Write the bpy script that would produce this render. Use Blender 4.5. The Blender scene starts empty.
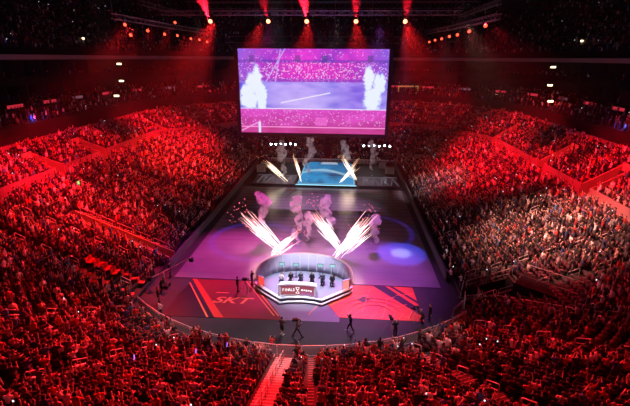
import bpy, bmesh, math, random
import numpy as np
from mathutils import Vector, Matrix
rnd = random.Random(7)
PI = math.pi
S = bpy.context.scene
COL = S.collection

# ------------------------------------------------------------------ materials
def pri(name, col, rough=.7, metal=0, emit=None, es=0, spec=.3):
    m = bpy.data.materials.new(name); m.use_nodes = True
    b = m.node_tree.nodes['Principled BSDF']
    b.inputs['Base Color'].default_value = (*col, 1)
    b.inputs['Roughness'].default_value = rough
    b.inputs['Metallic'].default_value = metal
    b.inputs['Specular IOR Level'].default_value = spec
    if emit:
        b.inputs['Emission Color'].default_value = (*emit, 1)
        b.inputs['Emission Strength'].default_value = es
    return m
def noisy(m, scale=3, amt=.35, bump=0.0):
    nt = m.node_tree; b = nt.nodes['Principled BSDF']
    c = b.inputs['Base Color'].default_value[:]
    tc = nt.nodes.new('ShaderNodeTexCoord'); n = nt.nodes.new('ShaderNodeTexNoise')
    n.inputs['Scale'].default_value = scale; n.inputs['Detail'].default_value = 5
    r = nt.nodes.new('ShaderNodeMix'); r.data_type = 'RGBA'
    r.inputs[6].default_value = tuple(x*(1-amt) for x in c[:3])+(1,)
    r.inputs[7].default_value = tuple(min(1, x*(1+amt)) for x in c[:3])+(1,)
    nt.links.new(tc.outputs['Object'], n.inputs['Vector']); nt.links.new(n.outputs['Fac'], r.inputs[0])
    nt.links.new(r.outputs[2], b.inputs['Base Color'])
    if bump:
        bp = nt.nodes.new('ShaderNodeBump'); bp.inputs['Strength'].default_value = bump
        nt.links.new(n.outputs['Fac'], bp.inputs['Height']); nt.links.new(bp.outputs['Normal'], b.inputs['Normal'])
    return m
def objcol(name, rough=.8):
    m = pri(name, (.5,.5,.5), rough); nt = m.node_tree
    o = nt.nodes.new('ShaderNodeObjectInfo')
    nt.links.new(o.outputs['Color'], nt.nodes['Principled BSDF'].inputs['Base Color'])
    return m
def attrcol(name, rough=.8, emit=0):
    m = pri(name, (.5,.5,.5), rough); nt = m.node_tree; b = nt.nodes['Principled BSDF']
    a = nt.nodes.new('ShaderNodeAttribute'); a.attribute_name = 'Col'
    if emit:
        b.inputs['Base Color'].default_value = (.01,.01,.01,1)
        nt.links.new(a.outputs['Color'], b.inputs['Emission Color']); b.inputs['Emission Strength'].default_value = emit
    else:
        nt.links.new(a.outputs['Color'], b.inputs['Base Color'])
    return m
def glow(name, col, st): return pri(name, (.02,.02,.02), .6, emit=col, es=st)

M = dict(
 concrete=noisy(pri('dark_concrete', (.04,.036,.044), .62), .6, .35),
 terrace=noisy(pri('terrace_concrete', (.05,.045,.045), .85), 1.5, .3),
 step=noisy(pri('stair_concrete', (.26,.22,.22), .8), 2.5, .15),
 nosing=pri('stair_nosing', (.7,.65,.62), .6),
 wall=noisy(pri('arena_wall_paint', (.27,.2,.2), .7), .8, .15),
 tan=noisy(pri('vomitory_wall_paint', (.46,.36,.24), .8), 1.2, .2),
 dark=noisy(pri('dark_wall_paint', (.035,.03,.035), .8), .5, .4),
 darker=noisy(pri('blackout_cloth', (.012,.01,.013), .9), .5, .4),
 roof=noisy(pri('roof_deck', (.03,.028,.035), .8), .4, .3),
 steel=pri('galvanised_steel', (.62,.62,.66), .45, .15),
 rail=pri('painted_handrail', (.72,.7,.7), .4, .3),
 black=pri('black_metal', (.02,.02,.022), .45, .3),
 truss=pri('aluminium_truss', (.4,.42,.48), .4, .7),
 white=pri('white_gloss_paint', (.85,.85,.88), .35),
 lav=noisy(pri('lavender_panel', (.62,.6,.78), .45), 1.5, .12),
 cloth=objcol('woven_cloth'), skin=objcol('bare_skin', .55), hairm=objcol('hair_strands', .6),
 seatm=noisy(pri('seat_upholstery', (.10,.035,.045), .7), 3, .2),
 seatr=noisy(pri('red_and_red_lit_seat', (.75,.08,.07), .7), 3, .15),  # on the empty left seats this red is light put into the colour
 plastic=pri('seat_shell_plastic', (.03,.03,.035), .5),
 crowd=attrcol('crowd_clothes'),
 phone=glow('phone_light', (.8,.85,1), 2.5),
 case=noisy(pri('flight_case', (.3,.3,.32), .6), 2, .2),
)

# ------------------------------------------------------------------ helpers
def tag(o, label=None, cat=None, group=None, kind=None):
    if label: o['label'] = label
    if cat: o['category'] = cat
    if group: o['group'] = group
    if kind: o['kind'] = kind
    return o
def link(name, me, parent=None, mat=None):
    o = bpy.data.objects.new(name, me); COL.objects.link(o)
    if mat is not None and me is not None and not len(me.materials): me.materials.append(mat)
    if parent is not None: o.parent = parent
    return o
def empty(name, loc=(0,0,0), rz=0):
    o = bpy.data.objects.new(name, None); COL.objects.link(o); o.empty_display_size = .2
    o.location = loc; o.rotation_euler = (0,0,rz); return o
class MB:
    def __init__(s): s.v = []; s.f = []; s.m = []; s.mi = 0
    def add(s, vs, fs):
        b = len(s.v); s.v += [tuple(v) for v in vs]; s.f += [tuple(b+i for i in f) for f in fs]; s.m += [s.mi]*len(fs); return s
    def box(s, x0,x1,y0,y1,z0,z1):
        return s.add([(x0,y0,z0),(x1,y0,z0),(x1,y1,z0),(x0,y1,z0),(x0,y0,z1),(x1,y0,z1),(x1,y1,z1),(x0,y1,z1)],
            [(0,3,2,1),(4,5,6,7),(0,1,5,4),(1,2,6,5),(2,3,7,6),(3,0,4,7)])
    def obox(s, c, ax, ay, az):
        c, ax, ay, az = map(Vector, (c,ax,ay,az))
        vs = [c+ax*i+ay*j+az*k for k in (-1,1) for (i,j) in ((-1,-1),(1,-1),(1,1),(-1,1))]
        return s.add(vs, [(0,3,2,1),(4,5,6,7),(0,1,5,4),(1,2,6,5),(2,3,7,6),(3,0,4,7)])
    def tube(s, pts, r, n=6, closed=False):
        pts = [Vector(p) for p in pts]; k = len(pts); rs = r if isinstance(r, (list,tuple)) else [r]*k
        b = len(s.v); vs = []; fs = []
        for i, p in enumerate(pts):
            d = (pts[min(i+1,k-1)]-pts[max(i-1,0)])
            if closed: d = pts[(i+1)%k]-pts[i-1]
            d.normalize(); u = d.orthogonal() if abs(d.z) > .95 else d.cross(Vector((0,0,1)))
            u.normalize(); w = d.cross(u)
            for j in range(n):
                a = 2*PI*j/n; vs.append(p+(u*math.cos(a)+w*math.sin(a))*rs[i])
        for i in range(k if closed else k-1):
            i2 = (i+1)%k
            for j in range(n): fs.append((i*n+j, i*n+(j+1)%n, i2*n+(j+1)%n, i2*n+j))
        if not closed: fs += [tuple(range(n-1,-1,-1)), tuple((k-1)*n+j for j in range(n))]
        return s.add(vs, fs)
    def lathe(s, prof, n=16, c=(0,0,0)):
        vs = [(c[0]+r*math.cos(2*PI*j/n), c[1]+r*math.sin(2*PI*j/n), c[2]+z) for r,z in prof for j in range(n)]
        fs = [(i*n+j, i*n+(j+1)%n, (i+1)*n+(j+1)%n, (i+1)*n+j) for i in range(len(prof)-1) for j in range(n)]
        fs += [tuple(range(n-1,-1,-1)), tuple((len(prof)-1)*n+j for j in range(n))]
        return s.add(vs, fs)
    def prism(s, poly, z0, z1):
        n = len(poly)
        return s.add([(x,y,z0) for x,y in poly]+[(x,y,z1) for x,y in poly],
            [tuple(range(n-1,-1,-1)), tuple(range(n,2*n))]+[(i,(i+1)%n,n+(i+1)%n,n+i) for i in range(n)])
    def wall(s, path, t, z0, z1):       # vertical wall of thickness t along a 2D path
        n = len(path); a = []; b = []
        for i,(x,y) in enumerate(path):
            p, q = path[max(0,i-1)], path[min(n-1,i+1)]
            dx, dy = q[0]-p[0], q[1]-p[1]; L = math.hypot(dx,dy) or 1
            nx, ny = -dy/L*t/2, dx/L*t/2
            a.append((x+nx,y+ny)); b.append((x-nx,y-ny))
        z0f = z0 if callable(z0) else (lambda i: z0); z1f = z1 if callable(z1) else (lambda i: z1)
        vs = []
        for i in range(n): vs += [(*a[i],z0f(i)),(*a[i],z1f(i)),(*b[i],z1f(i)),(*b[i],z0f(i))]
        fs = []
        for i in range(n-1):
            for k in range(4): fs.append((4*i+k, 4*i+(k+1)%4, 4*i+4+(k+1)%4, 4*i+4+k))
        fs += [(0,3,2,1), (4*n-4,4*n-3,4*n-2,4*n-1)]
        return s.add(vs, fs)
    def mesh(s, name):
        me = bpy.data.meshes.new(name); me.from_pydata(s.v, [], s.f)
        if any(s.m): me.polygons.foreach_set('material_index', s.m)
        bm = bmesh.new(); bm.from_mesh(me); bmesh.ops.recalc_face_normals(bm, faces=bm.faces); bm.to_mesh(me); bm.free()
        return me
    def build(s, name, mat, parent=None, smooth=False):
        me = s.mesh(name)
        for m in (mat if isinstance(mat, (list,tuple)) else [mat]): me.materials.append(m)
        if smooth: me.polygons.foreach_set('use_smooth', [True]*len(me.polygons))
        return link(name, me, parent)
def struct(o): o['kind'] = 'structure'; return o
def copy_tree(o, loc=None, rz=None):
    c = o.copy(); COL.objects.link(c)
    if loc is not None: c.location = loc
    if rz is not None: c.rotation_euler = (0,0,rz)
    for ch in o.children:
        d = ch.copy(); COL.objects.link(d); d.parent = c
        for g in ch.children:
            e = g.copy(); COL.objects.link(e); e.parent = d
    return c
ONES = 'zeroth first second third fourth fifth sixth seventh eighth ninth tenth eleventh twelfth thirteenth fourteenth fifteenth sixteenth seventeenth eighteenth nineteenth twentieth'.split()
TENS = {2:('twenty','twentieth'),3:('thirty','thirtieth'),4:('forty','fortieth'),5:('fifty','fiftieth'),6:('sixty','sixtieth'),7:('seventy','seventieth'),8:('eighty','eightieth')}
def nth(n):
    if n <= 20: return ONES[n]
    if n > 89: return 'last'
    t, u = divmod(n, 10)
    return TENS[t][1] if u == 0 else TENS[t][0]+'-'+ONES[u]

# ------------------------------------------------------------------ camera (24 mm lens high in the end stand)
H, CAMX = 22.6, 3.9
TH = math.atan(145/420); YAW = math.atan(31*math.cos(TH)/420); ROLL = math.radians(.36)
ct, st, cy, sy = math.cos(TH), math.sin(TH), math.cos(YAW), math.sin(YAW)
F = Vector((-sy*ct, cy*ct, -st)); R0 = Vector((cy, sy, 0)); U0 = Vector((-sy*st, cy*st, ct))
R = R0*math.cos(ROLL)+U0*math.sin(ROLL); U = -R0*math.sin(ROLL)+U0*math.cos(ROLL)
cam = bpy.data.cameras.new('camera'); cam.sensor_width = 36; cam.lens = 24; cam.clip_end = 400
co = bpy.data.objects.new('camera', cam); COL.objects.link(co)
co.matrix_world = Matrix(((R.x,U.x,-F.x,CAMX),(R.y,U.y,-F.y,0),(R.z,U.z,-F.z,H),(0,0,0,1)))
S.camera = co
def proj(x, y, z):
    v = Vector((x-CAMX, y, z-H)); d = v.dot(F)
    if d < .5: return (-999,-999,d)
    return (315+420*v.dot(R)/d, 203-420*v.dot(U)/d, d)
def inframe(x, y, z, m=25):
    a, b, d = proj(x,y,z); return -m < a < 630+m and -m < b < 406+m

# ------------------------------------------------------------------ bowl geometry
HX, CN, RN, YF, RF = 15.8, 50.0, 22.9, 93.0, 6.0
YC = YF-RF
SIDEY = [36+.5*i for i in range(int((YC-36)/.5)+1)]
def contour(u, near=True, ymin=None):
    """open polyline from the near right corner round the far end to the near left corner (or full loop with the near arc)"""
    X = HX+u; Rr = RN+u; ys = CN-math.sqrt(Rr*Rr-X*X)
    if ymin: ys = max(ys, ymin)
    sd = [y for y in SIDEY if y > ys+.05]
    pts = [(X, ys, 1, 0)]+[(X, y, 1, 0) for y in ([36+.5*i for i in range(len(SIDEY))] if not ymin else sd)]
    r = RF+u
    for k in range(1, 13):
        a = k/12*PI/2; pts.append((HX-RF+r*math.cos(a), YC+r*math.sin(a), math.cos(a), math.sin(a)))
    n = 24
    for k in range(1, n): pts.append(((HX-RF)*(1-2*k/n), YF+u, 0, 1))
    left = [(-x,y,-nx,ny) for (x,y,nx,ny) in reversed(pts[:len(pts)-(n-1)])]
    pts = pts+left
    if near:
        a0 = math.asin(X/Rr)
        for k in range(1, 120):
            a = -a0+2*a0*k/120; pts.append((Rr*math.sin(a), CN-Rr*math.cos(a), math.sin(a), -math.cos(a)))
        pts.append(pts[0])
    return pts
def sm(t): t = max(0, min(1, t)); return t*t*(3-2*t)
def zw(x, y):       # top of the lower tier
    lr = 7.2+(6.3-7.2)*sm((x+20)/40)
    return lr+(5.4-lr)*sm((y-78)/22)
def zt(x, y):       # top of the second tier
    lr = 10.4+(10.9-10.4)*sm((x+20)/40)
    return lr
def z1(i, x, y): return .35+(zw(x,y)-.35)*i/19
def z2(i, x, y): return zw(x,y)+1.15+(zt(x,y)-.1-zw(x,y)-1.15)*i/7
def z3(i, x, y): return 13.0+.38*i
def z4(i, x, y): return 23.6+.62*i
U1 = lambda i: .6+.84*i            # lower tier rows 0..19  -> 17.4
U2 = lambda i: 18.1+.8*i           # second tier rows 0..7 -> 24.5
U3 = lambda i: 27.6+.85*i          # terrace rows 0..4
U4 = lambda i: 33.2+.95*i          # upper deck rows
CUTS = [(-27.3,-15,42.5,44), (15,20.3,36,38)]
CUTS2 = [(-37.9,-33,50.5,52.5), (-37.9,-33,61,63), (-37.9,-33,84.5,86.5), (33,37.9,50.5,52.5), (33,37.9,63,65), (33,37.9,84.5,86.5)]
def incut(x, y, cuts): return any(a < x < b and c < y < d for a,b,c,d in cuts)
MAIN, NARROW = math.radians(-.85), math.radians(4.4)
# aisles of the near end by angle and of the sides by y : (value, half width)
NEAR_AISLES = [(MAIN, .72), (NARROW, .2), (math.radians(-22), .5), (math.radians(24), .5), (math.radians(-38.5), .5), (math.radians(40), .5)]
SIDE_AISLES = [(35.6,.5), (40.2,.5), (50.5,.5), (60,.5), (69.5,.5), (79,.5)]
def inaisle(x, y, near):
    if near:
        r = math.hypot(x, y-CN); a = math.atan2(x, CN-y)
        return any(abs(a-b)*r < w+.22 for b,w in NEAR_AISLES)
    if y < YC: return any(abs(y-b) < w+.22 for b,w in SIDE_AISLES)
    a = math.atan2(y-YC, abs(x)-(HX-RF)) if abs(x) > HX-RF else 9
    if a != 9: return abs(a-PI/4)*math.hypot(y-YC, abs(x)-(HX-RF)) < .75 or a < .03
    return abs(x) < .7 or abs(abs(x)-9.8) < .7

def rows_mesh(name, n, Uf, zf, depth, mat, near, cuts, ymin=None, zbase=None, drop=.5):
    mb = MB()
    for i in range(n):
        c0, c1 = contour(Uf(i)-depth/2, near, ymin), contour(Uf(i)+depth/2, near, ymin)
        for k in range(min(len(c0),len(c1))-1):
            a, b, c, d = c0[k], c0[k+1], c1[k+1], c1[k]
            mx, my = (a[0]+c[0])/2, (a[1]+c[1])/2
            if incut(mx, my, cuts): continue
            za, zb = zf(i, a[0], a[1]), zf(i, b[0], b[1])
            la = zf(i-1, a[0], a[1]) if i else za-drop; lb = zf(i-1, b[0], b[1]) if i else zb-drop
            mb.add([(a[0],a[1],za),(b[0],b[1],zb),(c[0],c[1],zb),(d[0],d[1],za)], [(0,1,2,3)])
            mb.add([(a[0],a[1],la),(b[0],b[1],lb),(b[0],b[1],zb),(a[0],a[1],za)], [(0,1,2,3)])
    me = bpy.data.meshes.new(name); me.from_pydata(mb.v, [], mb.f); me.materials.append(mat)
    return struct(link(name, me))
rows_mesh('floor_lower_terrace', 20, U1, z1, .84, M['terrace'], True, CUTS, drop=.36)
rows_mesh('floor_middle_terrace', 8, U2, z2, .8, M['terrace'], False, CUTS2, 25, drop=.2)
rows_mesh('floor_suite_terrace', 5, U3, z3, .85, M['terrace'], False, [], 40, drop=.2)
rows_mesh('floor_upper_terrace', 21, U4, z4, .95, M['terrace'], False, [], 40, drop=.2)

def ring(name, u, zlo, zhi, mat, t=.15, near=False, ymin=None, cuts=(), gaps=()):
    c = [p for p in contour(u, near, ymin)]
    mb = MB(); run = []
    def flush():
        if len(run) > 1:
            R_ = list(run); mb.wall([(p[0],p[1]) for p in R_], t, lambda i: zlo(R_[i][0],R_[i][1]), lambda i: zhi(R_[i][0],R_[i][1]))
    for p in c:
        if incut(p[0], p[1], cuts): flush(); run = []
        else: run.append(p)
    flush()
    return struct(mb.build(name, mat))
def slab(name, u0, u1, zf, mat, near=False, ymin=None, cuts=(), t=.0):
    c0, c1 = contour(u0, near, ymin), contour(u1, near, ymin); mb = MB()
    n = min(len(c0), len(c1))
    for k in range(n-1):
        a,b,c,d = c0[k],c0[k+1],c1[k+1],c1[k]
        if incut((a[0]+c[0])/2,(a[1]+c[1])/2,cuts): continue
        z = zf(a[0],a[1]); zb = zf(b[0],b[1])
        mb.add([(a[0],a[1],z),(b[0],b[1],zb),(c[0],c[1],zb),(d[0],d[1],z)], [(0,1,2,3)])
        if t: mb.add([(a[0],a[1],z-t),(b[0],b[1],zb-t),(c[0],c[1],zb-t),(d[0],d[1],z-t)], [(3,2,1,0)]); mb.add([(a[0],a[1],z-t),(b[0],b[1],zb-t),(b[0],b[1],zb),(a[0],a[1],z)], [(0,1,2,3)])
    me = bpy.data.meshes.new(name); me.from_pydata(mb.v, [], mb.f); me.materials.append(mat)
    return struct(link(name, me))
slab('floor_cross_aisle', 16.96, 17.72, lambda x,y: zw(x,y), M['terrace'], True)
ring('wall_middle_tier', 17.72, lambda x,y: zw(x,y)-.1, lambda x,y: zw(x,y)+1.75, M['wall'], .16, False, 25, CUTS2)
ring('wall_parapet', 24.98, lambda x,y: zt(x,y)-.2, lambda x,y: zt(x,y)+.95, M['wall'], .14, False, 30)
slab('floor_terrace_walk', 24.9, 27.2, lambda x,y: zt(x,y)+.2, M['terrace'], False, 30)
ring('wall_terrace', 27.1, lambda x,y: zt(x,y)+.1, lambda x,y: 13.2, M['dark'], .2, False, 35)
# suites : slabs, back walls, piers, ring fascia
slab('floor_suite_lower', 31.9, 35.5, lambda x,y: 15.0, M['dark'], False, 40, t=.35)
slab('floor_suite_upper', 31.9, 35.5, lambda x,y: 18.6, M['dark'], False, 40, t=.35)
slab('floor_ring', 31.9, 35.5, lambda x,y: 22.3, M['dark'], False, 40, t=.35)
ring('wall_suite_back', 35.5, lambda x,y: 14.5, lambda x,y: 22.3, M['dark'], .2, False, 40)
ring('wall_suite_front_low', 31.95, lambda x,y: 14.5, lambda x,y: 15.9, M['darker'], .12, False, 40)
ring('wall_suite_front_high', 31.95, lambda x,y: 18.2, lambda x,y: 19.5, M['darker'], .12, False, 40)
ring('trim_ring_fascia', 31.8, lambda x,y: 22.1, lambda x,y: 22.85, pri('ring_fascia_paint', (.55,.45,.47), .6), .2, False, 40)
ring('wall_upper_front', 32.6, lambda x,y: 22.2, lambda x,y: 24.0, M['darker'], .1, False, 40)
mb = MB()
c0, c1 = contour(31.9, False, 40), contour(35.5, False, 40)
for k in range(2, min(len(c0),len(c1))-2, 9):
    a, b = c0[k], c1[k]
    mb.wall([(a[0],a[1]),(b[0],b[1])], .3, 14.6, 22.2)
struct(mb.build('wall_suite_dividers', M['dark']))
# outer shell
struct(MB().box(-72,72,22,152,43,43.4).build('ceiling', M['roof']))
ring('wall_outer', 54.5, lambda x,y: 30, lambda x,y: 43.2, M['darker'], .4, False, 40)
struct(MB().box(-73,73,-6,153,-.5,-.012).build('floor', M['concrete']))
# vomitory walls
def vom(cut, zf, tier, n):
    a, b, c, d = cut; s = -1 if a < 0 else 1
    if tier == 1: xi, xo = s*(HX+.1), (27.3 if s > 0 and b > 25 else a if s < 0 else b)
    else: xi, xo = s*(HX+17.75), s*37.9
    mb = MB(); N = 12
    for yy in (c-.02, d+.02):
        path = [(xi+(xo-xi)*k/N, yy) for k in range(N+1)]
        def top(i, yy=yy):
            u = abs(path[i][0])-HX
            return (.55+(zw(path[i][0],yy)-.35)*max(0,u-.2)/16.2+(.25 if s < 0 else .1)) if tier == 1 else z2(max(0,(u-17.7)/.8), path[i][0], yy)+.5
        mb.wall(path, .14, 0 if tier == 1 else zw(xi,yy)-.2, top)
    zb = 0 if tier == 1 else zw(xi,c)-.05
    mb.wall([(xo,c),(xo,d)], .14, zb, ((5.2 if s < 0 else 2.6) if tier == 1 else z2(5.6,xo,c)+.7))
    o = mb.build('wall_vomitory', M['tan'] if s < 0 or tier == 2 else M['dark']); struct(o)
    # dark doorway opening at the back of the passage
    struct(MB().box(min(xo-s*.09,xo-s*.13),max(xo-s*.09,xo-s*.13),c+.35,d-.35,zb+.02,zb+2.2).build('door_%d' % n, M['darker']))
    if tier == 2: struct(MB().box(min(xi,xo),max(xi,xo),c,d,zb-.05,zb).build('floor_passage', M['terrace']))
for n, c in enumerate(CUTS): vom(c, z1, 1, n+1)
for n, c in enumerate(CUTS2): vom(c, z2, 2, n+3)
# boards along the floor
for s, nm in ((-1,'left'), (1,'right')):
    struct(MB().box(min(s*15.15,s*15.3),max(s*15.15,s*15.3),41,91,0,1.05).build('wall_rink_board_'+nm, noisy(pri('board_face_'+nm, (.10,.09,.11), .4), 1, .2)))
    struct(MB().box(min(s*15.1,s*15.34),max(s*15.1,s*15.34),41,91,1.05,1.11).build('trim_board_cap_'+nm, pri('board_cap_'+nm, (.1,.09,.11), .4)))

# ------------------------------------------------------------------ arena floor surface
def floor_mat():
    m = pri('show_floor', (.5,.42,.52), .27, spec=.6); nt = m.node_tree; b = nt.nodes['Principled BSDF']
    tc = nt.nodes.new('ShaderNodeTexCoord'); sp = nt.nodes.new('ShaderNodeSeparateXYZ'); nt.links.new(tc.outputs['Object'], sp.inputs[0])
    w = nt.nodes.new('ShaderNodeMath'); w.operation = 'FRACT'
    d = nt.nodes.new('ShaderNodeMath'); d.operation = 'DIVIDE'; d.inputs[1].default_value = 1.5
    nt.links.new(sp.outputs['Y'], d.inputs[0]); nt.links.new(d.outputs[0], w.inputs[0])
    lt = nt.nodes.new('ShaderNodeMath'); lt.operation = 'LESS_THAN'; lt.inputs[1].default_value = .09; nt.links.new(w.outputs[0], lt.inputs[0])
    mr = nt.nodes.new('ShaderNodeMapRange'); mr.inputs[1].default_value = 47; mr.inputs[2].default_value = 56; mr.inputs[3].default_value = .12; mr.inputs[4].default_value = .7; nt.links.new(sp.outputs['Y'], mr.inputs[0])
    ml = nt.nodes.new('ShaderNodeMath'); ml.operation = 'MULTIPLY'; nt.links.new(lt.outputs[0], ml.inputs[0]); nt.links.new(mr.outputs[0], ml.inputs[1]); lt = ml
    n = nt.nodes.new('ShaderNodeTexNoise'); n.inputs['Scale'].default_value = .35; n.inputs['Detail'].default_value = 4
    nt.links.new(tc.outputs['Object'], n.inputs['Vector'])
    mx = nt.nodes.new('ShaderNodeMix'); mx.data_type = 'RGBA'; mx.inputs[6].default_value = (.18,.16,.2,1); mx.inputs[7].default_value = (.3,.26,.32,1)
    nt.links.new(n.outputs['Fac'], mx.inputs[0])
    m2 = nt.nodes.new('ShaderNodeMix'); m2.data_type = 'RGBA'; m2.inputs[7].default_value = (.06,.04,.06,1)
    nt.links.new(lt.outputs[0], m2.inputs[0]); nt.links.new(mx.outputs[2], m2.inputs[6]); nt.links.new(m2.outputs[2], b.inputs['Base Color'])
    return m
struct(MB().box(-14.1,14.35,39.3,73.6,0,.05).build('floor_show_surface', floor_mat()))
struct(MB().box(-14.9,15.1,73.6,74.0,0,.12).build('trim_floor_edge', M['black']))
# team panels in front of the show floor
gr = empty('floor_graphic', (0,0,0)); tag(gr, 'dark red floor graphic lettered SKT, left of the caster desk', 'floor graphic', 'team graphics on the floor')
PX0, PX1, PY0, PY1 = -11.7, -2.6, 32.3, 39.1
red_d = noisy(pri('graphic_dark_red', (.26,.02,.02), .4), .35, .5)
red_b = pri('graphic_bright_red', (.8,.06,.03), .4); org = pri('graphic_orange_red', (1,.28,.10), .4)
navy = noisy(pri('graphic_navy', (.03,.015,.03), .4), .5, .3)
MB().prism([(-11.6,39.1),(-5.3,39.1),(-1.2,32.4),(-7.3,32.3)], 0, .02).build('panel', red_d, gr)
MB().prism([(-12.0,38.5),(-12.6,32.2),(-7.5,32.25)], 0, .022).build('navy_field', navy, gr)
MB().prism([(-12.0,39.1),(-11.5,39.1),(-6.7,32.35),(-7.6,32.35)], .02, .028).build('stripe', red_b, gr)
for dx in (-.35,): MB().prism([(-12.1,38.3),(-11.95,38.3),(-8.1,32.3),(-8.3,32.3)], .022, .03).build('stripe', org, gr)
for x in (0,.45): MB().prism([(-6.2+x,39.1),(-6.1+x,39.1),(-2.05+x*.9,33),(-2.2+x*.9,33)], .02, .03).build('stripe', org, gr)
def text(s, size, mat, parent, name, loc, rot=(0,0,0), ext=.01, shear=0, align='CENTER', sx=1):
    cu = bpy.data.curves.new(name, 'FONT'); cu.body = s; cu.size = size; cu.extrude = ext; cu.align_x = align; cu.align_y = 'CENTER'; cu.shear = shear; cu.offset = size*.018
    t = bpy.data.objects.new(name, cu); COL.objects.link(t); dg = bpy.context.evaluated_depsgraph_get()
    me = bpy.data.meshes.new_from_object(t.evaluated_get(dg)); bpy.data.objects.remove(t); bpy.data.curves.remove(cu)
    me.transform(Matrix.Diagonal((sx,1,1,1)))
    me.materials.clear(); me.materials.append(mat)
    o = link(name, me, parent); o.location = loc; o.rotation_euler = rot; return o
text('SKT', 1.5, org, gr, 'lettering', (-6.8,35.2,.03), shear=.3, sx=1.4)
MB().prism([(-8.6,36.65),(-7.3,36.65),(-7.4,36.5),(-8.7,36.5)], .02, .035).build('letter_bar', org, gr)
gr = empty('floor_graphic', (0,0,0)); tag(gr, 'bright red floor graphic of fine line artwork, right of the caster desk', 'floor graphic', 'team graphics on the floor')
red_m = noisy(pri('graphic_scarlet', (.85,.10,.03), .4), .3, .45)
MB().prism([(3.6,39.2),(11.4,39.2),(11.6,33.2),(3.9,33.2),(2.3,36.2)][::-1], 0, .02).build('panel', red_m, gr)
MB().prism([(7.3,39.2),(8.6,39.2),(11.55,35.2),(11.58,34.0)][::-1], .02, .026).build('dark_band', navy, gr)
MB().prism([(9.0,39.2),(9.4,39.2),(11.5,36.6),(11.5,36.1)][::-1], .02, .026).build('dark_band', navy, gr)
def strip(p, q, w, z=.03):
    p, q = Vector(p), Vector(q); n = (q-p).normalized(); n = Vector((-n.y,n.x))*w/2
    return [tuple(p+n),tuple(p-n),tuple(q-n),tuple(q+n)]
for p,q in (((4.2,38.9),(10.6,33.3)),((3.0,35.2),(7.6,38.8)),((4.0,34.0),(9.4,37.2)),((5.4,33.4),(10.4,35.9)),((3.6,37.5),(6.4,38.7)),((6.0,34.2),(6.9,38.3)),((7.9,33.5),(8.6,36.9)),((9.5,37.5),(11.4,37.9)),((2.4,36.3),(1.0,33.4))):
    MB().prism(strip(p,q,.07), .02, .032).build('line', org, gr)
for r in (1.3, 1.9, 2.5):
    MB().tube([(7.2+r*1.25*math.cos(a*PI/16+.2),34.2+r*math.sin(a*PI/16+.2),.03) for a in range(0,15)], .035, 4).build('arc_line', org, gr)
for q in range(9): MB().prism(strip((3.4+q*.85,33.4),(4.3+q*.8,34.1+.3*(q%3)),.06), .02, .031).build('line', org, gr)
for q in range(6): MB().prism(strip((5.2+q*.5,38.4-q*.5),(6.6+q*.5,37.2-q*.5),.05), .02, .031).build('line', org, gr)
MB().prism([(5.6,36.4),(6.6,37.3),(7.2,36.8),(6.2,35.9)][::-1], .02, .024).build('dark_patch', navy, gr)
struct(MB().prism([(-5.3,39.2),(3.6,39.2),(2.2,36.2),(3.9,33.2),(3.9,32.5),(-1.2,32.4)][::-1], 0, .012).build('floor_centre_panel', noisy(pri('lilac_floor', (.26,.2,.3), .4), .4, .3)))

# ------------------------------------------------------------------ far stage with blue floor screen
t = empty('video_stage', (0,0,0)); tag(t, 'low stage with a blue and white video surface at the far end of the floor', 'stage')
MB().box(-4.9,6.3,74.3,92.4,0,.5).build('deck', M['black'], t)
N, K = 80, 70; vs = []; cols = []; fs = []
def h2(x, y, s=0):
    v = math.sin(x*12.9898+y*78.233+s*37.7)*43758.5453; return v-math.floor(v)
def vn(x, y, s=0):
    xi, yi = math.floor(x), math.floor(y); fx, fy = x-xi, y-yi; fx = fx*fx*(3-2*fx); fy = fy*fy*(3-2*fy)
    return (h2(xi,yi,s)*(1-fx)+h2(xi+1,yi,s)*fx)*(1-fy)+(h2(xi,yi+1,s)*(1-fx)+h2(xi+1,yi+1,s)*fx)*fy
def fb(x, y, s=0): return .5*vn(x,y,s)+.3*vn(x*2.1,y*2.1,s+1)+.2*vn(x*4.3,y*4.3,s+2)
def cmesh(name, nx, ny, P, Cf, mat, parent):
    vs = [P(i/nx, j/ny) for j in range(ny+1) for i in range(nx+1)]
    fs = [(j*(nx+1)+i, j*(nx+1)+i+1, (j+1)*(nx+1)+i+1, (j+1)*(nx+1)+i) for j in range(ny) for i in range(nx)]
    me = bpy.data.meshes.new(name); me.from_pydata(vs, [], fs)
    ca = me.color_attributes.new('Col', 'FLOAT_COLOR', 'POINT')
    ca.data.foreach_set('color', [c for j in range(ny+1) for i in range(nx+1) for c in (*Cf(i/nx,j/ny),1)])
    me.materials.append(mat); return link(name, me, parent)
def mixc(a, b, t): t = max(0,min(1,t)); return tuple(a[k]*(1-t)+b[k]*t for k in range(3))
def bluec(u, v):
    c = mixc((.01,.03,.12),(.03,.35,.75), fb(u*5,v*3,3)*1.5-.2+(.35 if v < .35 else 0))
    sw = abs(v-(.35+.25*math.sin(u*3.1+.4))); c = mixc(c, (.5,.85,1), max(0,1-sw*14)*.9)
    sw = abs(v-(.62-.2*u)); c = mixc(c, (.35,.6,.9), max(0,1-sw*18)*.7)
    if v > .88 and .3 < u < .7: c = mixc(c, (.75,.85,1), .6)
    if min(u,1-u) < .012 or v < .015: c = (.3,.7,1)
    return c
cmesh('video_surface', 90, 80, lambda u,v: (-4.6+10.6*u+ (0 if v<.85 else (.5-u)*2*(v-.85)*8), 74.6+17.4*v, .53), bluec, attrcol('blue_video', emit=.75), t)
MB().box(-4.9,6.3,74.22,74.3,.38,.5).build('edge_light', glow('cyan_edge', (.3,.75,1), 1.6), t)
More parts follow.
